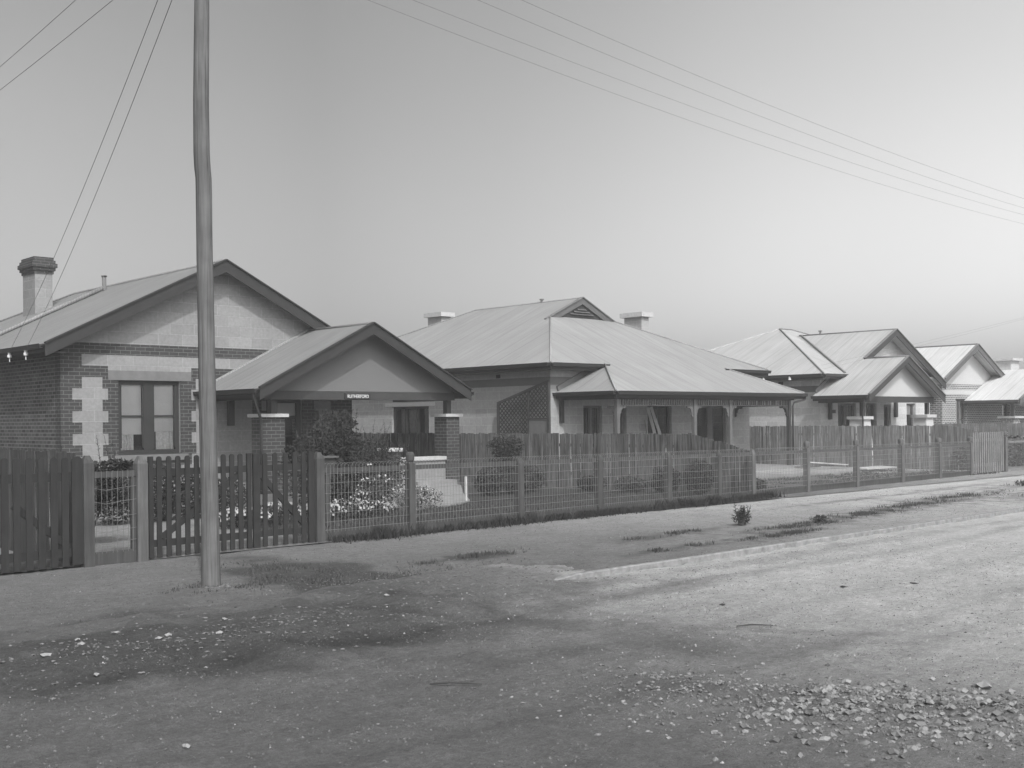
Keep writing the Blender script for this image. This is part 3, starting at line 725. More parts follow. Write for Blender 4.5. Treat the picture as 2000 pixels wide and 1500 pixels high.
# lattice screen by the side wall
ls = thing('lattice_screen', 'dark diamond lattice screen with sloping top beside the middle cottage', 'screen', (22.38, 23.5, 0))
mb = MB(); ya, yb = 22.42, 24.6
def ztop(y): return 2.74-(y-ya)*(2.74-2.14)/(yb-ya)
mb.beam((22.38, ya, ztop(ya)), (22.38, yb, ztop(yb)), .05, .07); mb.box(22.35, 22.41, yb-.07, yb, 0, ztop(yb)-.03); mb.box(22.34, 22.42, ya, ya+.08, 0, ztop(ya)-.03); mb.box(22.35, 22.41, 23.25, 23.31, 0, ztop(23.28)-.03)
mb.box(22.35, 22.41, ya+.08, 23.25, 1.66, 1.70); mb.build('frame', M['trim2'], ls)
mb = MB(); sp = .135
def inside(y, z): return (23.28 < y < yb-.03 and .3 < z < ztop(y)) or (ya+.04 < y <= 23.28 and 1.7 < z < ztop(y))
for sg in (1, -1):
    for k in range(-40, 60):
        run_ = []
        for q in range(0, 240):
            y = ya+q*.01; z = k*sp+ (y-ya)*sg*.9 + (0 if sg > 0 else 1.8)
            if inside(y, z): run_.append((y, z))
            elif run_:
                if len(run_) > 3: mb.beam((22.38+sg*.006, run_[0][0], run_[0][1]), (22.38+sg*.006, run_[-1][0], run_[-1][1]), .01, .032, up=(1,0,0)) if False else mb.prism([(22.374+sg*.006, run_[0][0], run_[0][1]-.02), (22.374+sg*.006, run_[-1][0], run_[-1][1]-.02), (22.374+sg*.006, run_[-1][0], run_[-1][1]+.02), (22.374+sg*.006, run_[0][0], run_[0][1]+.02)], (.01, 0, 0))
                run_ = []
        if len(run_) > 3: mb.prism([(22.374+sg*.006, run_[0][0], run_[0][1]-.02), (22.374+sg*.006, run_[-1][0], run_[-1][1]-.02), (22.374+sg*.006, run_[-1][0], run_[-1][1]+.02), (22.374+sg*.006, run_[0][0], run_[0][1]+.02)], (.01, 0, 0))
mb.build('lattice', M['trim'], ls)
MB().box(22.37, 22.39, ya+.085, 23.245, .3, 1.655).build('plain_sheet', M['render'], ls)
pl = thing('leaning_planks', 'pair of pale planks leaning on the wall beside the dark doorway of the verandah', 'planks', (26.9, 22.2, .1))
for a, b in (((26.95, 22.05, .1), (26.72, 22.5, 2.0)), ((27.25, 22.0, .1), (26.82, 22.45, 2.0)), ((26.35, 22.0, .1), (26.65, 22.55, 1.6))):
    MB().beam(a, b, .035 if a[0] > 26.5 else .02, .09).build('plank', M['plank'], pl)

# ------------------------------------------------------------------ HOUSE 3
h3 = thing('twin_gable_cottage', 'pale limestone cottage with pyramid roof and a porch gable nested before a larger gable', 'house', (39, 22.2, 0))
Y3 = 22.2
ops = [(37.2, 38.5, .1, 2.15), (39.2, 40.0, .3, 2.15), (42.35, 43.1, .5, 2.15), (40.55, 41.1, .1, 2.1)]
mb = MB(); wall(mb, 'x', Y3, .3, 36.0, 44.3, -.1, 3.1, ops); 
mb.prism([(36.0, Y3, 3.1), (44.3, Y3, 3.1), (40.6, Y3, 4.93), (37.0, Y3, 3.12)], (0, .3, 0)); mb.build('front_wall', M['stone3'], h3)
MB().box(36.0, 36.3, Y3+.3, 33, -.1, 3.1).build('side_wall', M['stone3'], h3)
MB().box(44.0, 44.3, Y3+.3, 33, -.1, 3.1).build('side_wall', M['stone3'], h3)
MB().box(36.3, 44.0, Y3+.31, 32.9, 2.9, 2.95).build('ceiling', M['dark'], h3)
mb = MB(); mb.box(35.988, 36.01, Y3+.012, 33, 2.55, 2.78); mb.box(35.988, 39, Y3-.012, Y3+.01, 2.55, 2.78); mb.build('render_band', M['render'], h3)
MB().box(35.985, 36.05, 23.75, 23.95, 2.84, 2.97).build('air_vent', M['trim'], h3)
for i_, op in enumerate(ops): window(h3, 'x', Y3, *op, lights=1 if op[1]-op[0] < 1 else 2, fr=.08, matf='trim3', fill=None, blind=[1.7] if i_ == 2 else None, sill=False)
# pyramid-hipped main roof
qx, qy, qz = 40.7, 27.0, 5.36; k3 = (5.36-3.2)/5.2; c0 = (35.5, 21.75, 3.2); c1 = (46.8, 21.75, 3.2)
mb = MB()
roofslab(mb, [c0, (38.3+2.3, 21.75, 3.2), (41.6, qy, qz), (qx, qy, qz)] if False else [c0, (44.7, 21.75, 3.2), (44.7, 24.1, 3.2+k3*2.35-.0), (41.6, qy, qz), (qx, qy, qz)])
roofslab(mb, [c0, (qx, qy, qz), (35.5, 32.2, 3.2)])
roofslab(mb, [(35.5, 32.2, 3.2), (qx, qy, qz), (41.6, qy, qz), (46.8, 32.2, 3.2)])
roofslab(mb, [(41.6, qy, qz), (44.7, 24.1, 3.2+k3*2.35), (46.8, 26, 3.2), (46.8, 32.2, 3.2)])
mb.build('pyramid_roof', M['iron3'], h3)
ridge(h3, [c0, (qx, qy, qz), (41.6, qy, qz), (44.0, 24.6, 4.37)], 'roll', .035); ridge(h3, [(qx, qy, qz), (35.5, 32.2, 3.2)], 'iron3', .025)
gx, gz3, gy = 40.6, 4.98, 21.7
def zm(x): return gz3-.5*abs(x-gx)
mb = MB()
roofslab(mb, [(37.05, gy, zm(37.05)+.02), (gx, gy, gz3+.02), (gx, 26.1, gz3+.02), (37.05, 21.9, zm(37.05)+.02)])
roofslab(mb, [(gx, gy, gz3+.02), (44.65, gy, zm(44.65)+.02), (44.65, 25, zm(44.65)+.02), (gx, 26.1, gz3+.02)])
mb.build('gable_roof', M['iron3'], h3)
ridge(h3, [(gx, gy, gz3+.02), (gx, 26.0, gz3+.02)], 'roll', .03)
MB().tube([(37.05, 21.8, 3.25), (gx, 25.9, gz3+.05)], .04, 6).build('valley_gutter', M['roll'], h3)
bargepair(h3, gy-.035, gx, gz3+.03, [(38.2, zm(38.2)+.03), (44.65, zm(44.65)+.03)], .26, mat='trim2')
MB().tube([(40.6, 25.0, 4.95), (40.6, 25.0, 5.13), (40.6, 25.0, 5.131), (40.6, 25, 5.17)], [.045, .045, .08, .08], 8).build('vent_pipe', M['roll'], h3)
# porch with its own gable, left slope in one plane with the larger gable
qax, qaz, qyf = 38.27, 3.80, 20.0; qe0, qe1 = 35.5, 41.1; kq = (qaz-2.40)/(qax-qe0)
mb = MB()
roofslab(mb, [(qe0, qyf, 2.40), (qax, qyf, qaz), (qax, 21.72, qaz), (37.05, 21.75, zm(37.05)+.02), (37.05, Y3-.01, zm(37.05)+.02), (qe0, Y3-.01, 2.40)])
roofslab(mb, [(qax, qyf, qaz), (qe1, qyf, qaz-kq*(qe1-qax)), (qe1, Y3-.01, qaz-kq*(qe1-qax)), (qax, Y3-.01, qaz)])
mb.build('porch_roof', M['iron3'], h3)
ridge(h3, [(qax, qyf, qaz), (qax, 21.7, qaz)], 'roll', .04)
bargepair(h3, qyf-.035, qax, qaz+.01, [(qe0, 2.41), (qe1, qaz-kq*(qe1-qax)+.01)], .25, mat='trim2')
MB().beam((qe0+.15, Y3-.04, 2.55), (36.6, Y3-.04, 3.1), .05, .14).build('roof_flashing', M['render'], h3)
gutter(h3, (qe0, Y3, 2.39), (qe0, qyf, 2.39), 'trim2'); gutter(h3, (35.5, 32.2, 3.19), (35.5, 21.75, 3.19), 'trim2'); gutter(h3, (35.5, 21.75, 3.19), (37.0, 21.75, 3.19), 'trim2')
MB().box(35.53, 35.985, 21.8, 32.5, 2.99, 3.01).build('soffit', M['trim3'], h3)
MB().prism([(35.9, 20.4, 2.36), (40.8, 20.4, 2.36), (40.8, 20.4, 2.42), (qax, 20.4, qaz-.06), (35.9, 20.4, 2.5)], (0, .06, 0)).build('porch_gable', M['stucco_pale'], h3)
MB().box(35.85, 41.0, 20.37, 20.55, 2.14, 2.355).build('porch_beam', M['trim2'], h3)
MB().box(35.85, 36.0, 20.56, Y3-.01, 2.14, 2.34).build('porch_beam', M['trim2'], h3)
MB().box(35.8, 40.9, 20.57, Y3-.01, 2.37, 2.385).build('porch_ceiling', M['trim3'], h3)
pier(35.80, 36.36, 20.42, 20.9, 1.54, h3, 'stucco_pale', .11, .08, taper=.09)
pier(40.45, 41.0, 20.42, 20.9, 1.58, h3, 'stucco_pale', .11, .10, taper=.09)
MB().box(35.98, 36.14, 20.5, 20.62, 1.66, 2.138).build('porch_post', M['trim2'], h3)
MB().box(40.72, 40.86, 20.5, 20.62, 1.70, 2.138).build('porch_post', M['trim2'], h3)
MB().box(36.5, 36.62, Y3-.12, Y3-.013, 1.55, 2.2).build('wall_bracket', M['trim2'], h3)
MB().box(41.3, 41.45, Y3-.12, Y3-.013, 1.6, 2.2).build('wall_bracket', M['trim2'], h3)
MB().box(35.7, 41.1, 20.3, Y3, -.05, .15).build('porch_floor', M['concrete'], h3)
MB().tube([(35.45, 20.15, 2.3), (35.45, 20.15, 2.2), (35.72, 20.36, 1.7), (35.75, 20.36, 1.5), (35.66, 20.33, .1)], .03, 8).build('downpipe', M['trim2'], h3, smooth=True)
nbx = MB().box(36.72, 36.98, Y3-.04, Y3-.013, 1.78, 1.90).build('wall_plaque', M['trim2'], h3)
for yy in (24.21, 23.09):
    MB().tube([(35.42, yy, 3.0), (35.42, yy, 3.05), (35.42, yy, 3.055), (35.42, yy, 3.12)], [.055, .055, .035, .045], 10).build('insulator', M['porcelain'], h3)

# ------------------------------------------------------------------ HOUSE 4
h4 = thing('brick_cottage', 'farthest cottage, single gable of pale-pointed brick with a lower porch roof at the right edge', 'house', (51, 23.5, 0))
Y4 = 23.5; ops = [(49.35, 50.4, .5, 2.40), (54.2, 55.0, .2, 2.2)]
mb = MB(); wall(mb, 'x', Y4, .3, 48.05, 57.0, -.1, 2.6, ops); mb.build('front_wall', M['brick_far'], h4)
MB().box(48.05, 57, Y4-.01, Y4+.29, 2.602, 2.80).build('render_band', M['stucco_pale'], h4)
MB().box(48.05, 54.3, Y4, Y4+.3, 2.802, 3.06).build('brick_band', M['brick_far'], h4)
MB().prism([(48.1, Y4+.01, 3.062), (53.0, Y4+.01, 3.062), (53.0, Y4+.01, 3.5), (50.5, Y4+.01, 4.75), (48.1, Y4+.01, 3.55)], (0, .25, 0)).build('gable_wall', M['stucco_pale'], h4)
MB().box(48.05, 48.35, Y4+.3, 34, -.1, 3.1).build('side_wall', M['brick_far'], h4)
MB().box(48.4, 57, Y4+.31, 33.9, 2.7, 2.75).build('ceiling', M['dark'], h4)
window(h4, 'x', Y4, *ops[0], lights=2, fr=.09, mull=.09, rail=1.45, matf='trim3', sill=True)
window(h4, 'x', Y4, *ops[1], lights=1, fr=.09, rail=1.4, matf='trim3', fill=None, sill=False)
ax4, az4 = 50.5, 4.87
mb = MB()
roofslab(mb, [(47.25, 23.0, az4-.5*3.25), (ax4, 23.0, az4), (ax4, 34, az4), (47.25, 34, az4-.5*3.25)])
roofslab(mb, [(ax4, 23.0, az4), (53.75, 23.0, az4-.5*3.25), (53.75, 34, az4-.5*3.25), (ax4, 34, az4)])
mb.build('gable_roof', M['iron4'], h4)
ridge(h4, [(ax4, 23, az4), (ax4, 34, az4)], 'trim3', .04)
bargepair(h4, 22.965, ax4, az4+.01, [(47.25, az4-.5*3.25+.01), (53.75, az4-.5*3.25+.01)], .25, mat='trim3')
gutter(h4, (47.25, 34, az4-1.635), (47.25, 23, az4-1.635), 'trim3')
pf, pz, pxe = 21.0, 2.32, 50.15
mb = MB()
roofslab(mb, [(pxe, pf, pz), (53.9, pf, pz+.5*3.75-.4), (53.9, Y4-.01, pz+.5*3.75-.4), (pxe, Y4-.01, pz)])
roofslab(mb, [(53.9, pf, pz+1.475), (57.6, pf, pz), (57.6, Y4-.01, pz), (53.9, Y4-.01, pz+1.475)])
mb.build('porch_roof', M['iron4'], h4)
roof4 = MB(); roofslab(roof4, [(53.0, 24.2, 3.6), (60, 24.2, 3.6), (60, 30, 4.0), (53, 30, 4.0)]); roof4.build('rear_roof', M['iron4'], h4)
bargepair(h4, pf-.035, 53.9, pz+1.485, [(pxe, pz+.01), (57.6, pz+.01)], .24, mat='trim3')
gutter(h4, (pxe, Y4, pz-.01), (pxe, pf, pz-.01), 'trim3')
MB().box(50.4, 57.3, 21.35, 21.5, 2.05, 2.24).build('porch_beam', M['trim3'], h4)
MB().prism([(50.7, 21.38, 2.245), (57.1, 21.38, 2.245), (53.9, 21.38, pz+1.35)], (0, .06, 0)).build('porch_gable', M['stucco_pale'], h4)
MB().box(50.5, 57.3, 21.5, Y4-.02, 2.25, 2.27).build('porch_ceiling', M['trim3'], h4)
pier(49.9+.6, 49.9+1.3, 21.4, 21.95, 1.50, h4, 'brick_far', .09, .12)
pier(56.3, 57.0, 21.4, 21.95, 1.50, h4, 'brick_far', .09, .12)
MB().box(50.75, 50.9, 21.5, 21.65, 1.6, 2.05).build('porch_post', M['trim3'], h4)
c = MB().box(59.2, 60.2, 25.2, 26.0, 3.5, 4.48).build('chimney', M['cement'], h4); MB().box(59.05, 60.35, 25.05, 26.15, 4.482, 4.62).build('chimney_cap', M['cement'], c)

# ------------------------------------------------------------------ utility pole, crossarm, wires
up = thing('utility_pole', 'tall rough timber utility pole standing on the footpath before the nearest cottage', 'pole', (5.535, 10.41, 0))
mb = MB(); rr = random.Random(5); prof = []
kx = [(0, -.001, .099), (.12, -.002, .095), (.76, -.007, .089), (1.5, -.015, .086), (2.66, -.026, .083), (3.4, -.033, .081), (3.9, -.033, .081), (4.12, -.035, .080), (4.24, -.047, .082), (4.4, -.053, .081), (4.9, -.052, .079), (5.3, -.046, .077), (5.75, -.036, .075), (7.5, -.02, .070)]
n = 18; rings = []
for i in range(90):
    z = -.2 + 7.7*i/89
    for a, b in zip(kx, kx[1:]):
        if a[0] <= max(0, z) <= b[0]:
            t = (max(0, z)-a[0])/(b[0]-a[0]); ox = a[1]+(b[1]-a[1])*t; r = a[2]+(b[2]-a[2])*t; break
    for k in range(n):
        th = 2*math.pi*k/n; q = r*(1+.035*nz3(math.cos(th)*1.4+z*.15, math.sin(th)*1.4, 2.2, 61)+.02*nz3(math.sin(th)*2, z, 1.3, 62))
        mb.v.append((5.535+ox*.73+q*math.cos(th), 10.41-ox*.68+q*math.sin(th), z))
for i in range(89):
    for k in range(n): mb.f.append([i*n+k, i*n+(k+1) % n, (i+1)*n+(k+1) % n, (i+1)*n+k]); mb.m.append(0)
mb.f.append([89*n+k for k in range(n)]); mb.m.append(0)
mb.build('shaft', M['pole'], up, smooth=True)
mb = MB(); mb.box(5.50, 5.58, 9.9, 11.9, 7.05, 7.15); mb.box(5.38, 5.5, 10.2, 10.3, 6.7, 6.8); mb.build('crossarm', M['post'], up)
for yy in (10.1, 10.5, 11.2, 11.6): MB().tube([(5.54, yy, 7.15), (5.54, yy, 7.18), (5.54, yy, 7.2), (5.54, yy, 7.26)], [.015, .045, .03, .04], 8).build('insulator', M['porcelain'], up)
up2 = thing('utility_pole', 'distant timber utility pole further along the street, outside the right edge', 'pole', (46, 10.4, 0))
MB().tube([(46, 10.4, -.2), (46, 10.4, 7.5)], [.12, .09], 12).build('shaft', M['pole'], up2); MB().box(45.96, 46.04, 9.9, 11.9, 7.05, 7.15).build('crossarm', M['post'], up2)
def wire(a, b, sag, label, group, r=.006, n=26):
    a = Vector(a); b = Vector(b)
    pts = [a.lerp(b, i/n)-Vector((0, 0, 4*sag*(i/n)*(1-i/n))) for i in range(n+1)]
    o = MB().tube(pts, r, 5).build('overhead_wire', M['cable']); return tag(o, label, 'wire', group)
GW = 'overhead wires strung from the utility pole'
for yy, sg, lb in ((11.6, .86, 'lowest long wire crossing the right sky, running along the street'), (11.2, .80, 'second lowest long wire crossing the right sky'), (10.5, .94, 'second highest long wire crossing the right sky'), (10.1, .92, 'highest long wire crossing the right sky')):
    wire((5.54, yy, 7.2), (46, yy, 7.16), sg, lb, GW, .0022)
wire((5.55, 10.45, 7.15), (5.1, 40, 6.6), .75, 'upper wire crossing the top left corner of the sky', GW, .0036)
wire((5.55, 10.35, 6.72), (5.1, 40, 6.3), .60, 'lower wire crossing the top left corner of the sky', GW, .0036)
wire((5.42, 10.3, 6.95), (9.22, 26.75, 3.34), .25, 'left one of two service wires dropping to the eave of the nearest cottage', GW, .004)
wire((5.48, 10.2, 6.85), (9.22, 25.73, 3.34), .25, 'right one of two service wires dropping to the eave of the nearest cottage', GW, .004)
wire((46, 11.2, 7.1), (35.42, 24.21, 3.12), .15, 'left service wire coming down to the eave of the pyramid roofed cottage', GW, .0022)
wire((46, 11.6, 7.1), (35.42, 23.09, 3.12), .15, 'right service wire coming down to the eave of the pyramid roofed cottage', GW, .0022)

# ------------------------------------------------------------------ front fences
def FY(x): return 12.95+.042*(x-4.4)
def picket(mb, x, y, w_, z0, z1, t=.02, tilt=0.0, round_=True):
    n = 6; pts = [(-w_/2, z0), (w_/2, z0)]
    if round_: pts += [(w_/2*math.cos(a), z1-w_*.45+w_*.45*math.sin(a)) for a in [math.pi*k/n for k in range(n+1)]]
    else: pts += [(w_/2, z1), (-w_/2, z1)]
    mb.prism([(x+p+tilt*(q-z0), y+.042*p, q) for p, q in pts], (0, t, 0))
def post(x, w_, zt, top='chamfer', parent=None, mat='post', y=None, name='post', d=None):
    y = FY(x) if y is None else y; d = d or w_; mb = MB(); h = w_/2
    if top == 'chamfer':
        mb.add([(x-h,y-d/2,-.1),(x+h,y-d/2,-.1),(x+h,y+d/2,-.1),(x-h,y+d/2,-.1),(x-h,y-d/2,zt-.09),(x+h,y-d/2,zt-.09),(x+h,y+d/2,zt-.09),(x-h,y+d/2,zt-.09),(x-h*.45,y-d*.2,zt),(x+h*.45,y-d*.2,zt),(x+h*.45,y+d*.2,zt),(x-h*.45,y+d*.2,zt)],
               [(3,2,1,0),(0,1,5,4),(1,2,6,5),(2,3,7,6),(3,0,4,7),(4,5,9,8),(5,6,10,9),(6,7,11,10),(7,4,8,11),(8,9,10,11)])
    else:
        mb.box(x-h, x+h, y-d/2, y+d/2, -.1, zt-.17)
        mb.tube([(x, y, zt-.172), (x, y, zt-.15), (x, y, zt-.12), (x, y, zt-.04), (x, y, zt-.01), (x, y, zt)], [h*.95, h*.8, h*1.15, h*1.2, h*.95, h*.5], 12)
    return mb.build(name, M[mat], parent)
# left leaf with wide dark pickets
t = thing('picket_gate', 'dark picket gate of broad round-topped boards at the far left edge', 'gate', (4.6, 12.95, 0))
for k, x in enumerate((3.92, 4.04, 4.16, 4.28, 4.39, 4.52, 4.66, 4.80, 4.94, 5.07)):
    mb = MB(); picket(mb, x, FY(x)-.022, .078, .02, 1.30-.003*k); mb.build('picket', M['picket'], t)
mb = MB(); picket(mb, 5.21, FY(5.21)-.03, .13, .03, 1.28, .035); mb.build('stile', M['picket'], t)
mb = MB(); mb.beam((3.85, FY(3.85)+.02, 1.05), (5.2, FY(5.2)+.02, 1.05), .04, .10); mb.build('rail', M['picket'], t)
mb = MB(); mb.beam((3.85, FY(3.85)+.02, .17), (5.2, FY(5.2)+.02, .17), .04, .10); mb.build('rail', M['picket'], t)
mb = MB(); mb.beam((4.5, FY(4.5)+.05, .75), (5.15, FY(5.15)+.05, .22), .03, .08); mb.build('brace', M['picket'], t)
tag(post(5.335, .125, 1.285, mat='post', name='gate_post'), 'square gate post with chamfered top between the left dark gate and the small wire panel', 'post')
# small wire panel
t = thing('mesh_fence', 'short wire mesh fence panel in a timber frame between two square posts', 'fence', (5.65, 13, 0))
mb = MB(); mb.beam((5.40, FY(5.4), 1.055), (5.925, FY(5.92), 1.055), .05, .07); mb.build('rail', M['post'], t)
mb = MB(); mb.beam((5.40, FY(5.4), .07), (5.925, FY(5.92), .07), .04, .15); mb.build('plinth_board', M['post'], t)
mb = MB(); mb.box(5.875, 5.925, FY(5.9)-.02, FY(5.9)+.025, .15, 1.01); mb.build('side_rail', M['post'], t)
mb = MB(); rw = random.Random(3)
for k in range(8): x = 5.43+k*.066; mb.tube([(x, FY(x)-.03, 1.10), (x+.004*rw.uniform(-1, 1), FY(x)-.033, .7), (x+.01*rw.uniform(-1, 1), FY(x)-.03, .13)], .0028, 4)
for z in (.9, .74, .56, .40, .26): mb.tube([(5.40, FY(5.4)-.03, z), (5.55, FY(5.5)-.036, z-.03), (5.75, FY(5.7)-.034, z-.005), (5.93, FY(5.9)-.03, z+.01)], .0025, 4)
mb.build('mesh', M['wire'], t)
tag(post(6.0, .13, 1.26, mat='postgrey', name='gate_post'), 'pale grey square gate post with chamfered top, left of the double picket gates', 'post')
def gate(label, xs_, w_, x0, x1, brace, loc, stiles=()):
    t = thing('picket_gate', label, 'gate', loc, 'pair of picket gates')
    for x in xs_:
        mb = MB(); picket(mb, x, FY(x)-.022, w_, .02, 1.25, tilt=rw.uniform(-.006, .006)); mb.build('picket', M['picket'], t)
    for x, sw in stiles:
        mb = MB(); picket(mb, x, FY(x)-.03, sw, .015, 1.25, .04, round_=False); mb.build('stile', M['picket'], t)
    for z in (1.05, .185):
        mb = MB(); mb.beam((x0, FY(x0)+.022, z), (x1, FY(x1)+.022, z), .04, .085); mb.build('rail', M['picket'], t)
    mb = MB(); mb.beam((brace[0], FY(brace[0])+.02, brace[1]), (brace[2], FY(brace[2])+.02, brace[3]), .035, .075); mb.build('brace', M['picket'], t)
    return t
gate('left leaf of the paired picket gates, partly behind the utility pole', [6.235+.127*k for k in range(10)], .066, 6.10, 7.52, (6.28, .25, 7.40, 1.0), (6.8, 13.05, 0), [(6.125, .06), (7.50, .06)])
gate('right leaf of the paired picket gates, its boards set before the porch pier', [7.74, 7.90, 8.06, 8.21, 8.35], .068, 7.58, 8.5, (7.66, 1.0, 8.42, .22), (8.1, 13.1, 0), [(7.61, .10), (8.47, .085)])
tag(post(8.60, .125, 1.235, mat='post', name='gate_post', d=.14), 'square gate post between the paired picket gates and the long wire fence', 'post')

def wire_fence(label, posts_, x0, x1, knobs, loc, endpost=True, seed=1):
    t = thing('wire_fence', label, 'fence', loc)
    def top(x): return 1.075-.0068*(x-8.8)
    for i, x in enumerate(posts_):
        post(x, .11 if x < 25 else .13, (top(x)+.13 if i in knobs else top(x)-.01), 'knob' if i in knobs else 'chamfer', t, 'post' if x < 19 else 'postgrey')
    mb = MB(); mb.beam((x0, FY(x0)+.03, top(x0)-.10), (x1, FY(x1)+.03, top(x1)-.10), .035, .065); mb.build('top_rail', M['post'], t)
    mb = MB(); mb.beam((x0, FY(x0)+.02, .07), (x1, FY(x1)+.02, .05), .03, .16); mb.build('plinth_board', M['post'], t)
    mb = MB(); rr = random.Random(seed); p = .062; n = int((x1-x0)/p)
    for k in range(n):
        # every wire bends over at the head to overlap the next two: a looped top
        x = x0+k*p; y = FY(x)-.03; h = top(x); j = rr.uniform(-.004, .004)
        xb = x+p*2
        pts = [(x+j, y, .12), (x-j, y-.003, h*.5), (x, y, h-.05)]
        for a in (30, 60, 90, 120, 150, 175): pts.append((x+p-p*math.cos(R(a)), y-.004*math.sin(R(a)), h-.05+.055*math.sin(R(a))))
        r_ = .0028 if x < 14 else (.0032 if x < 20 else .0038)
        mb.tube(pts, r_, 3, cap=False)
    zs = (.16, .27, .39, .52, .66, .80, .93)
    xq = [x0+(x1-x0)*i/60 for i in range(61)]
    for z in zs:
        mb.tube([(x, FY(x)-.034, z*top(x)/1.07+.012*nz3(x, z*9, .5, 71)) for x in xq], (.0030 if x0 < 15 else .0038), 3, cap=False)
    mb.build('woven_wire', M['wire'], t, recalc=False)
    return t
wire_fence('long looped-top wire fence before the nearest cottage garden', [10.25, 12.56, 14.55, 16.55, 18.20, 19.42], 8.66, 19.42, (0,), (14, 13.3, 0), seed=1)
wire_fence('looped-top wire fence before the middle cottage, running on toward the far wicket', [21.6, 23.85, 26.15, 28.3, 30.3], 19.47, 30.3, (0, 1, 2, 3, 4), (25, 13.8, 0), seed=2)
# far wicket
t = thing('wicket_gate', 'tall pale picket wicket of narrow boards at the far end of the wire fence', 'gate', (31.5, 14.05, 0))
for k in range(15):
    x = 30.5+k*.148; mb = MB(); picket(mb, x, FY(x)-.02, .075, .03, 1.17-.0*k); mb.build('picket', M['picket_far'], t)
for z in (.95, .25): mb = MB(); mb.beam((30.42, FY(30.4)+.025, z), (32.6, FY(32.6)+.025, z), .04, .09); mb.build('rail', M['picket_far'], t)
tag(post(32.72, .14, 1.18, 'knob', mat='postgrey', name='gate_post'), 'round-topped gate post right of the far wicket', 'post')
t = thing('wire_fence', 'wire fence beyond the far wicket at the right edge', 'fence', (36, 14.3, 0))
mb = MB(); mb.beam((32.8, FY(32.8), .86), (45, FY(45), .82), .04, .06); mb.build('top_rail', M['picket_far'], t)
mb = MB()
for k in range(150): x = 32.85+k*.08; mb.tube([(x, FY(x)-.03, .06), (x, FY(x)-.03, .95)], .004, 3, cap=False)
mb.build('woven_wire', M['wire'], t, recalc=False)
for x in (35, 37.5, 40, 42.5, 45): post(x, .13, .98, parent=t, mat='postgrey')

# ------------------------------------------------------------------ paling fences between the lots
def paling(label, X, ya, yb, zt, slope_y=None, zlow=1.0, mat='paling', seed=1, name='paling_fence', dirx=0.0, wmin=.07, wmax=.11):
    t = thing(name, label, 'fence', (X, (ya+yb)/2, 0)); rr = random.Random(seed); mb = MB(); y = ya
    while y < yb:
        w_ = rr.uniform(wmin, wmax); z1 = zt+rr.uniform(-.018, .018)
        if slope_y and y < slope_y: z1 = zlow+(zt-zlow)*(y-ya)/(slope_y-ya)+rr.uniform(-.012, .012)
        xo = rr.uniform(-.012, .012); tl = rr.uniform(-.014, .014)
        x0 = X+xo+dirx*(y-ya)
        mb.add([(x0,y,-.05),(x0+rr.uniform(-.006,.006),y+w_,-.05),(x0+.014,y+w_,-.05),(x0+.014,y,-.05),
                (x0,y+tl,z1),(x0+rr.uniform(-.006,.006),y+w_+tl,z1+rr.uniform(-.008,.008)),(x0+.014,y+w_+tl,z1),(x0+.014,y+tl,z1)],
               [(0,3,2,1),(4,5,6,7),(0,1,5,4),(1,2,6,5),(2,3,7,6),(3,0,4,7)])
        y += w_+rr.choice((.001, .002, .003, .004, .012, .018))
    mb.build('palings', M[mat], t)
    mb = MB()
    for z in (.35, zt-.28): mb.beam((X+.06, (slope_y or ya), z), (X+.06+dirx*(yb-ya), yb, z), .04, .07)
    mb.build('rails', M[mat], t); return t
paling('weathered paling fence between the nearest cottage and the verandah cottage', 19.5, 13.68, 34, 1.31, 15.1, .97, seed=4)
paling('weathered paling fence between the verandah cottage and the pyramid roofed cottage', 33.0, 14.6, 34, 1.345, 15.9, 1.1, seed=5, mat='paling_far')
paling('pale distant paling fence beside the brick cottage at the right', 46.6, 14.8, 36, 1.30, seed=6, mat='paling_far')
paling('old dark paling fence running back behind the far left gate', 5.27, 13.2, 34, 1.33, seed=7, wmin=.09, wmax=.13, mat='post')

# ------------------------------------------------------------------ planting
def leafmb(mb, c, rad, n, ls, rr, up=.2, top_bias=0, hollow=.35, flat=.6):
    for _ in range(n):
        while True:
            p = Vector((rr.uniform(-1, 1), rr.uniform(-1, 1), rr.uniform(-1, 1)))
            L_ = p.length
            if L_ <= 1 and L_ > hollow*rr.random(): break
        q = Vector((c[0]+p.x*rad[0], c[1]+p.y*rad[1], c[2]+p.z*rad[2]))
        cl = noise.noise(q*3.1)
        if cl < -.18 and rr.random() < .75: continue
        if q.z < .01: continue
        a = Vector((rr.uniform(-1, 1), rr.uniform(-1, 1), rr.uniform(-flat, flat)+up)).normalized(); b = a.cross(Vector((rr.uniform(-1, 1), rr.uniform(-1, 1), rr.uniform(-1, 1)))).normalized()
        s_ = ls*rr.uniform(.6, 1.3)
        mb.add([q-a*s_, q+b*s_*.42, q+a*s_, q-b*s_*.42], [(0,1,2,3)])
def stems(mb, base, tips, r, rr, n=5):
    for tp in tips:
        a = Vector(base)+Vector((rr.uniform(-.05, .05), rr.uniform(-.05, .05), 0)); b = Vector(tp); mid = a.lerp(b, .5)+Vector((rr.uniform(-.06, .06), rr.uniform(-.06, .06), .08))
        mb.tube([a, a.lerp(mid, .6), mid, mid.lerp(b, .5), b], [r, r*.8, r*.6, r*.4, r*.2], n)
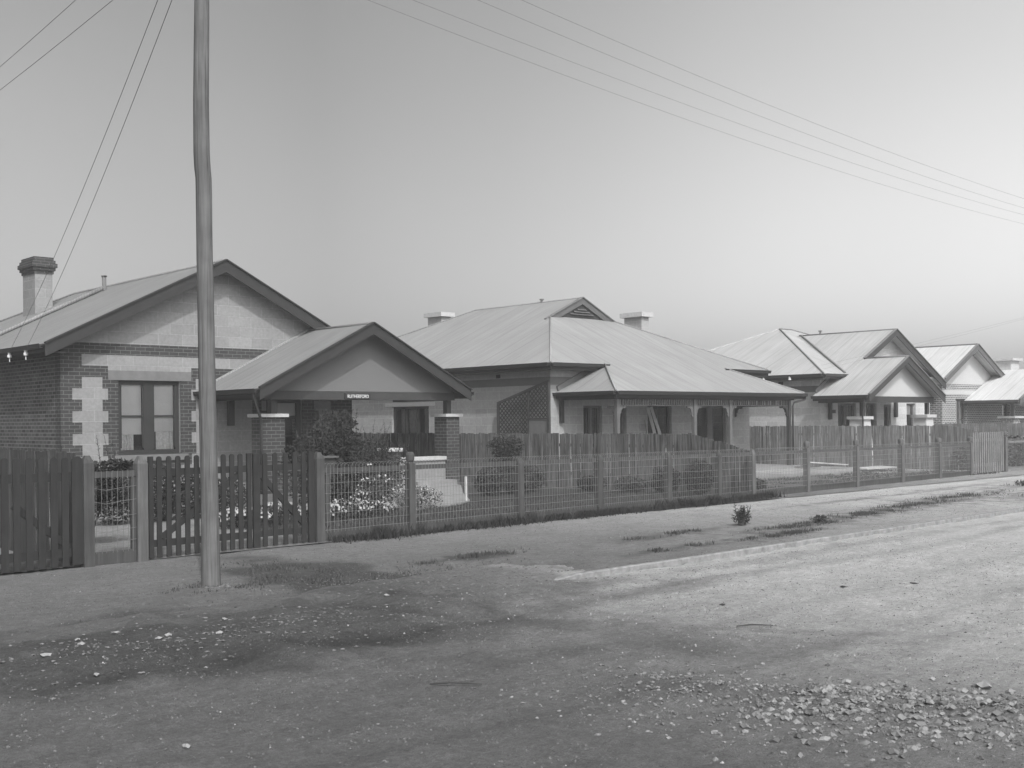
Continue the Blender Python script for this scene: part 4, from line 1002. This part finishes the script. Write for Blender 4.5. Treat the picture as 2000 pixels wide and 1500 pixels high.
def shrub(name, label, cat, x, y, lobes, n, ls, mat, seed, stems_n=6, flowers=0, sprays=0, group=None, fs=.02, slen=1.0):
    rr = random.Random(seed); t = thing(name, label, cat, (x, y, 0), group)
    mb = MB()
    for (dx, dy, z, rx, ry, rz, wgt) in lobes: leafmb(mb, (x+dx, y+dy, z), (rx, ry, rz), int(n*wgt), ls, rr)
    sb = MB(); tips = [(x+l[0]+rr.uniform(-.5, .5)*l[3], y+l[1]+rr.uniform(-.5, .5)*l[4], l[2]+rr.uniform(0, .5)*l[5]) for l in lobes for _ in range(max(1, stems_n//len(lobes)))]
    stems(sb, (x, y, 0), tips, .014, rr)
    for _ in range(sprays):
        l = rr.choice(lobes); a = Vector((x+l[0]+rr.uniform(-.7, .7)*l[3], y+l[1]+rr.uniform(-.6, .6)*l[4], l[2]+l[5]*.4)); d = Vector((rr.uniform(-.45, .45), rr.uniform(-.3, .3), 1)).normalized(); ln = rr.uniform(.3, .75)*slen; ln = min(ln, max(.05, 1.92-a.z))
        b = a+d*ln; sb.tube([a, a.lerp(b, .5), b], [.007, .005, .002], 4)
        for k in range(34):
            u = rr.uniform(.1, 1); q = a.lerp(b, u); e = Vector((rr.uniform(-1, 1), rr.uniform(-1, 1), rr.uniform(-.1, .9))).normalized(); s_ = .045*(1.25-u*.8)
            f_ = e.cross(Vector((rr.uniform(-1, 1), rr.uniform(-1, 1), rr.uniform(-1, 1)))).normalized()
            mb.add([q, q+e*s_*.5+f_*s_*.14, q+e*s_*1.3, q+e*s_*.5-f_*s_*.14], [(0,1,2,3)])
    mb.build('foliage', M[mat], t, recalc=False); sb.build('stems', M['stem'], t)
    if flowers:
        fb = MB()
        for _ in range(flowers):
            l = rr.choice(lobes); th = rr.uniform(0, 6.28); ph = rr.uniform(.0, 1.2)
            q = Vector((x+l[0]+l[3]*math.cos(th)*math.cos(ph), y+l[1]+l[4]*math.sin(th)*math.cos(ph), l[2]+l[5]*math.sin(ph)*.95))
            if q.z < .02: continue
            nn = Vector((rr.uniform(-.5, .3), rr.uniform(-1, 0), rr.uniform(.1, 1))).normalized(); u = nn.cross(Vector((0, 0, 1))).normalized(); v = nn.cross(u); s_ = fs*.72*rr.uniform(.5, 1.3)
            fb.add([q+(u*math.cos(a)+v*math.sin(a))*s_*(1 if k % 2 else .7)+nn*.004*k for k, a in enumerate([i*math.pi/4 for i in range(8)])], [tuple(range(8))])
        fb.build('blossoms', M['petal'], t, recalc=False)
    return t
shrub('shrub', 'large feathery dark shrub growing against the gabled porch', 'shrub', 12.7, 18.6, [(-.5,0,.75,.85,.7,.75,.3), (.4,.1,.7,.9,.8,.75,.35), (1.2,.1,.55,.6,.6,.55,.15), (-.1,0,1.35,.5,.5,.55,.2)], 13000, .036, 'leafdark', 11, 16, sprays=120)
shrub('shrub', 'dense dark climbing bush behind the small wire panel', 'shrub', 6.1, 15.0, [(-.05,0,.85,.55,.4,.35,.4), (.35,.1,.75,.4,.4,.35,.25), (-.15,0,.35,.16,.25,.35,.1), (-.25,-1.6,1.12,.34,.18,.10,.12)], 11000, .028, 'leafdark', 12, 9, sprays=6, flowers=26, fs=.012)
shrub('hedge', 'leafy garden hedge seen between the boards of the left gate leaf', 'hedge', 8.7, 17.9, [(-.9,0,.45,.55,.35,.45,.3), (-.2,0,.5,.55,.35,.5,.3), (.5,0,.45,.55,.35,.45,.3), (1.1,-.1,.35,.4,.35,.35,.15)], 10000, .035, 'leafdark', 13, 12, flowers=130, fs=.018)
shrub('flower_bed', 'low bed of massed white flowers behind the right gate leaf', 'flowers', 9.35, 15.9, [(-.4,-.1,.14,.45,.4,.18,.5), (.3,0,.16,.45,.4,.2,.5)], 1600, .035, 'leaf', 14, 4, flowers=230, fs=.03)
shrub('flower_bed', 'bed of pale daisies under the wire beside the third gate post', 'flowers', 10.9, 15.7, [(-.6,0,.14,.5,.4,.17,.35), (.0,.1,.15,.5,.4,.2,.35), (.5,.1,.12,.4,.35,.16,.3)], 2000, .035, 'leaf', 15, 4, flowers=240, fs=.028)
shrub('flowering_plant', 'leafy flowering plant with pale heads left of the round-topped fence post', 'plant', 12.0, 16.4, [(0,0,.35,.42,.35,.36,.6), (-.3,-.1,.22,.35,.3,.22,.4)], 2200, .035, 'leaf', 16, 8, flowers=70, fs=.028)
shrub('flowering_plant', 'rounded daisy clump at the edge of the concrete path', 'plant', 13.1, 16.6, [(0,0,.2,.5,.4,.24,1)], 1500, .032, 'leafpale', 17, 5, flowers=90, fs=.022)
shrub('shrub', 'thin dark shrub with a pale flower head right of the third gate post', 'shrub', 11.6, 17.2, [(0,0,.5,.6,.5,.5,.6), (.7,0,.45,.5,.5,.45,.4)], 3600, .04, 'leafdark', 18, 8, flowers=18, fs=.03)
shrub('shrub', 'rounded leafy bush against the paling fence just right of the porch pier', 'shrub', 18.9, 20.5, [(0,0,1.0,.45,.5,.32,.6), (0,0,.5,.4,.5,.5,.4)], 3600, .035, 'leafdark', 19, 8)
rr0 = random.Random(77)
for k, (x, y, h_, r_, lb) in enumerate([(16.3, 18.2, .6, .36, 'leafy garden plant nearest the white stake'), (17.2, 18.3, .5, .4, 'second garden plant along the paling fence, behind the fence post'), (17.9, 18.5, .6, .3, 'upright garden plant before the palings, centre of the wire fence'),
        (18.9, 17.6, .35, .35, 'low spreading plant at the foot of the palings'), (19.0, 16.5, .35, .4, 'low leafy plant in the bed at the middle of the palings'), (19.1, 15.6, .62, .35, 'bushy plant at the foot of the palings right of centre'), (19.0, 14.6, .75, .34, 'dark broad-leaved bush at the street end of the palings'), (20.9, 14.6, .3, .3, 'small weed clump just beyond the paling fence end')]):
    shrub('garden_plant', lb, 'plant', x, y, [(0,0,h_*.55,r_,r_,h_*.5,1)], 2400, .034, 'leafdark' if k in (6,3,5) else 'leaf', 30+k, 6, group='plants along the paling fence')
shrub('shrub', 'spindly dark weed bush standing alone on the footpath verge', 'shrub', 14.41, 10.3, [(0,0,.10,.17,.13,.11,.7), (.12,0,.07,.14,.1,.08,.3)], 380, .022, 'leafdark', 50, 14, sprays=12, slen=.3)
shrub('shrub', 'small low weed tuft on the footpath right of the spindly bush', 'shrub', 15.6, 9.65, [(0,0,.045,.24,.1,.05,1)], 300, .018, 'leaf', 51, 6)
shrub('shrub', 'small dry bush on the footpath near the far right edge', 'shrub', 26.5, 11.0, [(0,0,.07,.34,.2,.08,1)], 420, .025, 'leaf', 52, 6)
shrub('hedge', 'dark leafy hedge behind the wire fence at the right edge', 'hedge', 38, 15.4, [(-4.0,0,.45,1.6,.5,.5,.3), (-1.5,0,.5,1.6,.5,.5,.3), (1.2,0,.5,1.6,.5,.5,.3), (4,0,.5,1.6,.5,.5,.1)], 11000, .06, 'leafpale', 53, 10)
# grass and weeds
def blades(name, n, fn, hgt, wd, mat, seed, label=None, cat='grass'):
    rr = random.Random(seed); mb = MB()
    for _ in range(n):
        p = fn(rr)
        if p is None: continue
        x, y, z, sc = p; h_ = hgt*sc*rr.uniform(.4, 1.2); th = rr.uniform(0, 6.28); w_ = wd*rr.uniform(.6, 1.4); lx, ly = rr.uniform(-.5, .5)*h_, rr.uniform(-.5, .5)*h_
        cx, sx = math.cos(th)*w_, math.sin(th)*w_
        mb.add([(x-cx, y-sx, z), (x+cx, y+sx, z), (x+lx*.5+cx*.6, y+ly*.5+sx*.6, z+h_*.6), (x+lx, y+ly, z+h_)], [(0,1,2,3)])
    return tag(mb.build(name, M[mat], recalc=False), label, cat, kind='stuff')
def strip(rr):
    x = 8.7+11.2*rr.random()**.9; d = rr.gauss(-.14, .15)
    dens = .25+.9*sm(-.2, .35, nz3(x, 0, .9, 81))
    if rr.random() > dens: return None
    y = FY(x)+d
    return x, y, .0, (1.3 if nz3(x, 5, 1.7, 82) > .2 else .8)
blades('grass', 15000, strip, .12, .007, 'leafdark', 1, 'weedy grass growing along the foot of the wire fence')
def lawn(rr):
    x = rr.uniform(8.8, 19.3); y = rr.uniform(13.35, 17.2)
    if y > 16.9-.05*(x-9)+.4*nz3(x, y, 1, 83): return None
    return x, y, 0, 1
blades('grass', 26000, lawn, .06, .006, 'weed', 2, 'short dark lawn inside the nearest wire fence')
PATCH = [(9.0,10.35,.75,.16),(7.2,9.8,1.6,.6),(7.5,8.9,1.2,.45),(6.7,11.2,.5,.8),(6.8,10.0,.7,1.0),(4.4,8.9,1.2,.45),(12.5,10.2,.8,.12),(15,9.6,1.2,.2),(17.5,9.9,1.2,.25),(19.8,10.2,1.6,.3),(22.5,10.6,1.8,.35),(26,9.7,3,.4),(30,11.5,3,.3),(5.6,10.3,.7,.35),(11.3,9.1,.6,.1),(13.6,9.0,.8,.12),(34,10.3,5,.5)]
def patches(rr):
    c = rr.choice(PATCH); x = rr.gauss(c[0], c[2]*.5); y = rr.gauss(c[1], c[3]*.5)
    if nz3(x, y, 2.5, 84) < -.05 or y < KY+.1: return None
    return x, y, foot_z(x, y)-.003, .6 if c[0] < 8 else 1
blades('grass', 22000, patches, .05, .006, 'weed', 3, 'sparse dry weeds in patches on the footpath')
def yard2(rr):
    x = rr.uniform(19.7, 32); y = rr.uniform(13.9, 17.2)
    if nz3(x, y, .8, 85) < -.1: return None
    return x, y, 0, 1
blades('grass', 12000, yard2, .06, .01, 'weed', 4, 'rough grass inside the fence of the middle cottage')

# ------------------------------------------------------------------ stones, sticks, oddments
def rockmb(mb, x, y, z, s, rr, flat=.55):
    vs = []; ang = rr.uniform(0, 3.14); ca, sa = math.cos(ang), math.sin(ang)
    for (a, b, c_) in ((1,0,0),(-1,0,0),(0,1,0),(0,-1,0),(0,0,1),(0,0,-1),(.6,.6,.55),(-.6,.6,.5),(.6,-.6,.5),(-.6,-.6,.55)):
        j = rr.uniform(.65, 1.15); p = (a*j*1.25, b*j*.85, c_*j*flat)
        vs.append((x+s*(p[0]*ca-p[1]*sa), y+s*(p[0]*sa+p[1]*ca), z+s*p[2]))
    F_ = [(0,2,6),(2,1,7),(1,3,9),(3,0,8),(6,2,4),(2,7,4),(7,1,4),(1,9,4),(9,3,4),(3,8,4),(8,0,4),(0,6,4),(2,0,5),(1,2,5),(3,1,5),(0,3,5)]
    mb.add(vs, F_)
rr = random.Random(9)
mb = MB(); cnt = 0
while cnt < 11000:
    y = rr.uniform(1.2, 5.2); cx = 5.75+.35*math.sin(y*1.1)+(4.9-y)*.18; x = rr.gauss(cx, .42)
    if rr.random() > .15+sm(5.2, 3.0, y): continue
    s_ = .004+.024*rr.random()**6*(1.2 if y < 3.8 else .65)
    rockmb(mb, x, y, road_z(x, y)+s_*.02, s_, rr, .8); cnt += 1
tag(mb.build('gravel', M['rock'], recalc=False), 'windrow of loose pale crushed stone lying in the road at lower right', 'gravel', kind='stuff')
mb = MB()
for _ in range(6500):
    x = rr.uniform(1.5, 13); y = rr.uniform(1.5, 8.1)
    if nz3(x, y, .9, 91) < -.15 and rr.random() < .6: continue
    s_ = .003+.008*rr.random()**3; rockmb(mb, x, y, road_z(x, y)+s_*.1, s_, rr)
for _ in range(1700):
    x = rr.gauss(4.2, 1.3); y = rr.gauss(7.9, .5); s_ = .004+.018*rr.random()**4; rockmb(mb, x, y, max(road_z(x, y), foot_z(x, y) if y > KY+.06 else -9)+s_*.1, s_, rr)
for _ in range(1800):
    x = rr.gauss(7.4, 1.1); y = rr.gauss(9.0, .7); s_ = .004+.014*rr.random()**4; rockmb(mb, x, y, max(road_z(x, y), foot_z(x, y) if y > KY+.06 else -9)+s_*.1, s_, rr)
for _ in range(2500):
    x = rr.uniform(5, 26); y = rr.uniform(8.5, 12.6); s_ = .003+.008*rr.random()**4; rockmb(mb, x, y, foot_z(x, y)+s_*.1, s_, rr)
def crumb(m_, x, y, z, s_):
    a = rr.uniform(0, 6.28); c, d = math.cos(a)*s_, math.sin(a)*s_; k = rr.uniform(.5, .9); h_ = s_*rr.uniform(.35, .8)
    m_.add([(x+c, y+d, z-.003), (x-d*k, y+c*k, z-.003), (x-c, y-d, z-.003), (x+d*k, y-c*k, z-.003), (x+c*.25, y+d*.25, z+h_)], [(0,1,4),(1,2,4),(2,3,4),(3,0,4)])
dk, lt = MB(), MB()
for _ in range(60000):
    y = 1.4+6.7*rr.random(); x = .8+14*rr.random()**1.25
    if (x*.682+y*.731) < 3.2: continue
    if nz3(x, y, 1.3, 95) < -.05 and rr.random() < .75: continue
    s_ = .004+.010*rr.random()**3
    p_l = .02+.6*sm(5.0, 9.5, x)
    crumb(lt if rr.random() < p_l else dk, x, y, road_z(x, y), s_)
for _ in range(36000):
    x = rr.uniform(2.5, 24); y = rr.uniform(8.4, 13.2)
    if nz3(x, y, 1.1, 96) < 0 and rr.random() < .8: continue
    s_ = .004+.011*rr.random()**3; crumb(lt if rr.random() < .03+.4*sm(9, 18, x) else dk, x, y, foot_z(x, y), s_)
tag(dk.build('grit', M['gritdark'], recalc=False), 'dark crumbs of earth strewn over the road and footpath', 'grit', kind='stuff')
tag(lt.build('grit', M['gritlight'], recalc=False), 'pale grit strewn over the road and footpath', 'grit', kind='stuff')
for _ in range(260):
    a = rr.uniform(0, 6.28); q = .10+abs(rr.gauss(0, .09)); x, y = 5.535+q*math.cos(a), 10.41+q*math.sin(a); rockmb(mb, x, y, foot_z(x, y), .005+.016*rr.random()**2, rr, .8)
tag(mb.build('gravel', M['rockdark'], recalc=False), 'scattered grit and pebbles over the road and verge', 'gravel', kind='stuff')
SG = 'loose stones on the left verge'
stones = [(3.86, 7.92, .040, 'pale long stone nearest the centre of the left verge'), (3.72, 7.80, .034, 'rounded pale stone just left of the long pale stone'), (4.14, 7.66, .030, 'pale wedge stone right of the long pale stone'), (3.23, 7.99, .032, 'round stone above the road at far left of the verge'), (2.92, 7.83, .040, 'broad stone at the left edge of the picture'),
          (3.32, 8.29, .030, 'pale stone up the verge, above and right of the far left round stone'), (3.66, 8.4, .032, 'farthest back pale stone of the left verge'), (4.5, 8.25, .030, 'pale stone on the verge below the utility pole'), (3.05, 7.3, .034, 'pale stone nearest the road edge at the far left'), (6.2, 8.35, .03, 'rough stone at the broken end of the near kerb'), (2.75, 5.45, .035, 'pale stone on the road at lower left'), (6.85, 3.1, .06, 'largest pale stone in the rubble at lower right'), (6.35, 3.75, .038, 'flat pale stone at the head of the rubble')]
for x, y, s_, lb in stones:
    mb = MB(); z = max(road_z(x, y), foot_z(x, y) if y > KY+.06 else -9); rockmb(mb, x, y, z+s_*.2, s_, rr)
    o = mb.build('stone', M['verge_stone']); tag(o, lb or 'small pale stone among the rubble of the left verge', 'stone', SG if lb is None else None)
def stick(a, b, label, r=.006):
    a = Vector((a[0], a[1], road_z(*a)+.012)); b = Vector((b[0], b[1], road_z(*b)+.012))
    o = MB().tube([a, a.lerp(b, .45)+Vector((0, .01, .008)), b], [r, r*1.1, r*.6], 6).build('stick', M['stem']); tag(o, label, 'stick')
stick((4.48, 5.59), (4.72, 5.36), 'straight dark stick lying on the road, lower centre')
stick((7.46, 5.38), (7.70, 5.20), 'bent dark twig lying on the pale road, right of centre')
for x, y, lb in ((9.95, 5.9, 'dark flat clod on the pale road, left one of two'), (10.6, 5.5, 'dark flat clod on the pale road, right one of two'), (8.25, 6.1, 'small dark clod by itself in the middle of the road')):
    mb = MB(); rockmb(mb, x, y, road_z(x, y)+.008, .04, rr, .3); tag(mb.build('clod', M['stem']), lb, 'clod')
tag(MB().box(14.78, 14.82, 17.22, 17.26, -.05, .52).build('garden_stake', M['plank']), 'thin white stake standing at the corner of the concrete path', 'stake')
tag(MB().box(12.35, 12.38, 15.8, 15.83, -.05, .55).build('garden_stake', M['plank']), 'pale broken stake among the daisies behind the wire', 'stake')
t = thing('letter_box', 'small timber letter box with overhanging lid just behind the third gate post', 'letter box', (10.0, 15, 0))
MB().box(9.90, 10.10, 14.93, 15.1, .88, 1.08).build('box', M['trim2'], t); MB().box(9.86, 10.15, 14.89, 15.14, 1.082, 1.11).build('lid', M['trim3'], t); MB().box(9.97, 10.03, 14.98, 15.04, -.05, .879).build('leg', M['post'], t)
t = thing('timber_offcuts', 'short boards dumped at the foot of the dark verandah post', 'timber', (31.2, 20, 0))
for a, b in (((30.9, 19.95, .15), (32.3, 19.2, .08)), ((31.0, 20.0, .06), (32.0, 19.8, .05)), ((31.2, 19.8, .22), (32.2, 18.9, .12))): MB().beam(a, b, .16, .03).build('board', M['plank'] if a[2] > .2 else M['paling'], t)
t = thing('timber_sheet', 'flat pale sheet lying on the bare yard right of the board heap', 'timber', (33.5, 18, 0))
MB().prism([(30.6, 17.3, .06), (31.8, 17.0, .09), (32.1, 17.7, .10), (30.9, 18.0, .07)], (0, 0, .02)).build('sheet', M['plank'], t)

# ------------------------------------------------------------------ haze
HZ = .0019
hb = MB().box(-255, 255, -255, 255, -1.2, 8.6).build('haze', [])
hm = bpy.data.materials.new('haze_air'); hm.use_nodes = True; t = hm.node_tree; t.nodes.clear()
o_ = N(t, 'ShaderNodeOutputMaterial'); pv = N(t, 'ShaderNodeVolumePrincipled'); pv.inputs['Color'].default_value = g(.97); pv.inputs['Density'].default_value = HZ; pv.inputs['Anisotropy'].default_value = 0
t.links.new(pv.outputs[0], o_.inputs['Volume']); hb.data.materials.append(hm); hb['kind'] = 'stuff'; tag(hb, 'thin pale haze filling the air of the street', 'haze')
